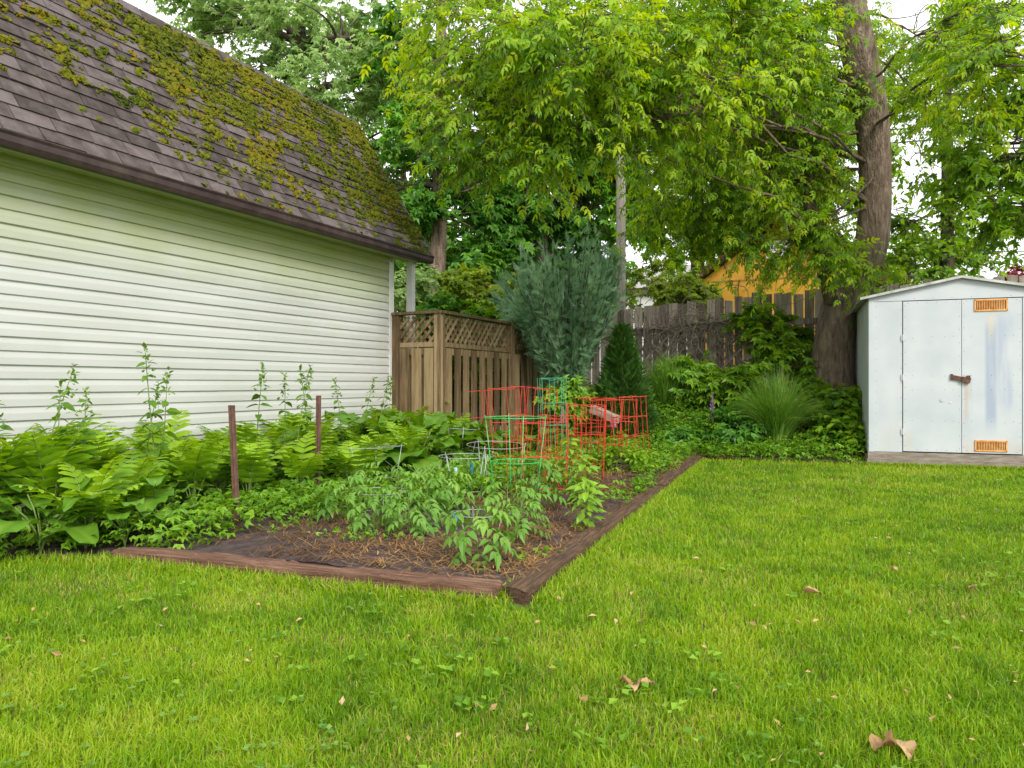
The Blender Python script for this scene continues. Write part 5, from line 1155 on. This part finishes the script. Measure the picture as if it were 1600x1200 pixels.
def pepper_proto(seed, parent):
    r2 = np.random.default_rng(seed); st = MB(); H = .40; tube(st, np.array([[0, 0, -.03], [.01, 0, .2], [0, 0, H]]), [.006, .005, .003], 5); n = 60
    t = np.linspace(.06, 1, n); a = np.arange(n) * 2.4; b = np.column_stack([np.cos(a), np.sin(a), 0 * a]) * (.085 * np.sin(np.pi * np.clip(t, .1, .95)) * r2.uniform(.3, 1.2, n))[:, None]; b[:, 2] = t * H
    D = np.column_stack([np.cos(a), np.sin(a), r2.uniform(-.4, .3, n)]); V, F = inst(*OVAL, b, D, np.array([0, 0, 1.]) + r2.normal(size=(n, 3)) * .25, .10 * r2.uniform(.6, 1.15, n))
    for q in range(0, n, 3): tube(st, np.array([[0, 0, b[q, 2] - .02], b[q]]), .002, 4, cap=False)
    st.build('stem', M['stem'], parent); link_mesh('leaves', V, [F], M['pepper'], parent, tint=np.repeat(np.clip(.5 + .25 * (t - .5) + r2.normal(size=n) * .17, 0, 1), len(OVAL[0])))
peps = Pool('pepper_plant', pepper_proto, [41, 42])
for px, py, sc, lab in ((915, 838, .85, 'low leafy pepper plant touching the lawn side timber, nearest of three'), (912, 806, 1.0, 'leafy pepper plant, middle of the three beside the lawn timber'), (893, 775, 1.1, 'tall leafy pepper plant, farthest of the three beside the red cages')):
    p = gp(px, py); peps.put(p[0], p[1], float(sz(*p)), rng.random() * 6, sc, lab, 'pepper plant', 'pepper plants by the lawn timber')
# small bushy plant by the timber and a lone broad weed near its end
shrub('small dark bushy herb at the lawn side of the vegetable bed', 970, 8.0, 728, .17, 120, 'mid', OVAL, .06, 91, nl=2)
p = gp(1033, 743); docks.put(p[0], p[1], float(sz(*p)), 1., .42, 'lone small broad leaved weed near the far end of the lawn timber', 'weed', 'broad leaved weeds along the garage')
# lupins
def lupin(label, px, Y, pyt, pyb, mat, seed):
    p = W(px, 600, Y); g = float(sz(p[0], p[1])); r2 = np.random.default_rng(seed); o = empty('lupin', (p[0], p[1], g)); tag(o, label, 'flower', 'lupin flower spikes')
    zt, zb = 1 - (pyt - 600) / F_ * Y - g, 1 - (pyb - 600) / F_ * Y - g
    st = MB(); tube(st, np.array([[0, 0, -.05], [.01, 0, zb], [0, 0, zt]]), [.006, .005, .002], 5); st.build('stem', M['stem'], o)
    n = 130; t = np.linspace(0, 1, n); a = np.arange(n) * 2.4; r = .034 * (1 - .75 * t); b = np.column_stack([np.cos(a) * r * .4, np.sin(a) * r * .4, zb + (zt - zb) * t])
    V, F = inst(*OVAL, b, np.column_stack([np.cos(a), np.sin(a), .5 + 0 * a]), np.array([0, 0, 1.]) + r2.normal(size=(n, 3)) * .3, .042 * (1 - .6 * t) * r2.uniform(.8, 1.2, n) * np.ones(n)); link_mesh('petals', V, [F], M[mat], o, tint=np.repeat(np.clip(.5 + .3 * r2.normal(size=n), 0, 1), len(OVAL[0])))
    n = 60; a = r2.random(n) * 6.28; b = np.column_stack([np.cos(a), np.sin(a), 0 * a]) * (r2.random(n) * .16)[:, None]; b[:, 2] = r2.uniform(.05, max(.12, zb * .85), n)
    V, F = inst(*MAPLE, b, np.column_stack([np.cos(a), np.sin(a), 0 * a]), np.array([0, 0, 1.]) + r2.normal(size=(n, 3)) * .3, .08 * r2.uniform(.6, 1.2, n)); link_mesh('leaves', V, [F], M['mid'], o, tint=np.repeat(r2.random(n), len(MAPLE[0])))
lupin('tall pale lilac lupin spike between the two grass clumps', 1113, 10.7, 612, 655, 'lilac', 1)
lupin('small bright pink lupin spike behind the red cages', 879, 10.2, 636, 662, 'pink', 2)
lupin('pale pink lupin behind the right end of the red cages', 958, 10.3, 650, 668, 'pink', 3)
# log and brick
timber('bleached split log leaning at the foot of the conical spruce', (1.12, 10.9), (1.46, 10.6), .115, .11, M['bleached'], 15)
lgo = [o for o in C.objects if o.name.startswith('landscape_timber') and o['label'].startswith('bleached')][0]
lgo.name = 'split_log'; lgo['category'] = 'log'; del lgo['group']; lgo.location.z = .60; lgo.rotation_euler[1] = .32
lgo2 = [o for o in C.objects if o.name.startswith('landscape_timber') and o['label'].startswith('short')][0]
lgo2.name = 'log'; lgo2['category'] = 'log'
p = gp(1118, 716); mb = MB(); box(mb, (-.1, -.05, 0), (.1, .05, .065)); br = mb.build('brick', M['brick'], None, loc=(p[0], p[1], float(gz(*p)) + .03)); br.rotation_euler = (.1, .15, .3)
bv = br.modifiers.new('edge', 'BEVEL'); bv.width = .008; bv.segments = 2; tag(br, 'red brick lying at the far corner of the vegetable bed', 'brick')

# ------------------------------------------------------------------ camera, light, sky
cam = bpy.data.cameras.new('camera'); co_ = bpy.data.objects.new('camera', cam); C.objects.link(co_)
co_.location = (0, 0, H_); co_.rotation_euler = (R(90), 0, 0); cam.sensor_width = 36; cam.lens = 27; cam.clip_end = 1000; cam.clip_start = .05
bpy.context.scene.camera = co_
EL, AZ = 37., 205.                                            # sun behind the photographer, a little to the left
sun = bpy.data.lights.new('sun', 'SUN'); so = bpy.data.objects.new('sun', sun); C.objects.link(so)
sun.energy = 1.9; sun.angle = R(18); sun.color = (1, .95, .86); so.rotation_euler = (R(90 - EL), 0, R(180 - AZ + 180))
SUN_AZ = 158.
so.rotation_euler = (R(90 - EL), 0, -R(SUN_AZ - 180))
w = bpy.data.worlds.new('World'); bpy.context.scene.world = w; w.use_nodes = True; nt = w.node_tree; nt.nodes.clear(); N = nt.nodes.new; L = nt.links.new
out = N('ShaderNodeOutputWorld'); bg = N('ShaderNodeBackground'); L(bg.outputs[0], out.inputs[0]); bg.inputs['Strength'].default_value = .115
sk = N('ShaderNodeTexSky'); sk.sky_type = 'NISHITA'; sk.sun_disc = False; sk.sun_elevation = R(EL); sk.sun_rotation = R(SUN_AZ)
hs = N('ShaderNodeHueSaturation'); hs.inputs['Saturation'].default_value = .25; L(sk.outputs[0], hs.inputs['Color'])
tc = N('ShaderNodeTexCoord'); no = N('ShaderNodeTexNoise'); no.inputs['Scale'].default_value = 2.2; no.inputs['Detail'].default_value = 6; L(tc.outputs['Generated'], no.inputs['Vector'])
rr_ = N('ShaderNodeValToRGB'); rr_.color_ramp.elements[0].position = .3; rr_.color_ramp.elements[1].position = .7; rr_.color_ramp.elements[0].color = (7.2, 7.4, 7.7, 1); rr_.color_ramp.elements[1].color = (9.2, 9.2, 9.2, 1); L(no.outputs['Fac'], rr_.inputs[0])
mx = N('ShaderNodeMix'); mx.data_type = 'RGBA'; mx.inputs['Factor'].default_value = .75; L(hs.outputs[0], mx.inputs['A']); L(rr_.outputs[0], mx.inputs['B']); L(mx.outputs['Result'], bg.inputs['Color'])
vs = bpy.context.scene.view_settings; vs.view_transform = 'Standard'; vs.look = 'None'; vs.exposure = .95; vs.gamma = 1
cy = bpy.context.scene.cycles
cy.max_bounces = 6; cy.diffuse_bounces = 4; cy.transmission_bounces = 4; cy.glossy_bounces = 2; cy.use_denoising = True
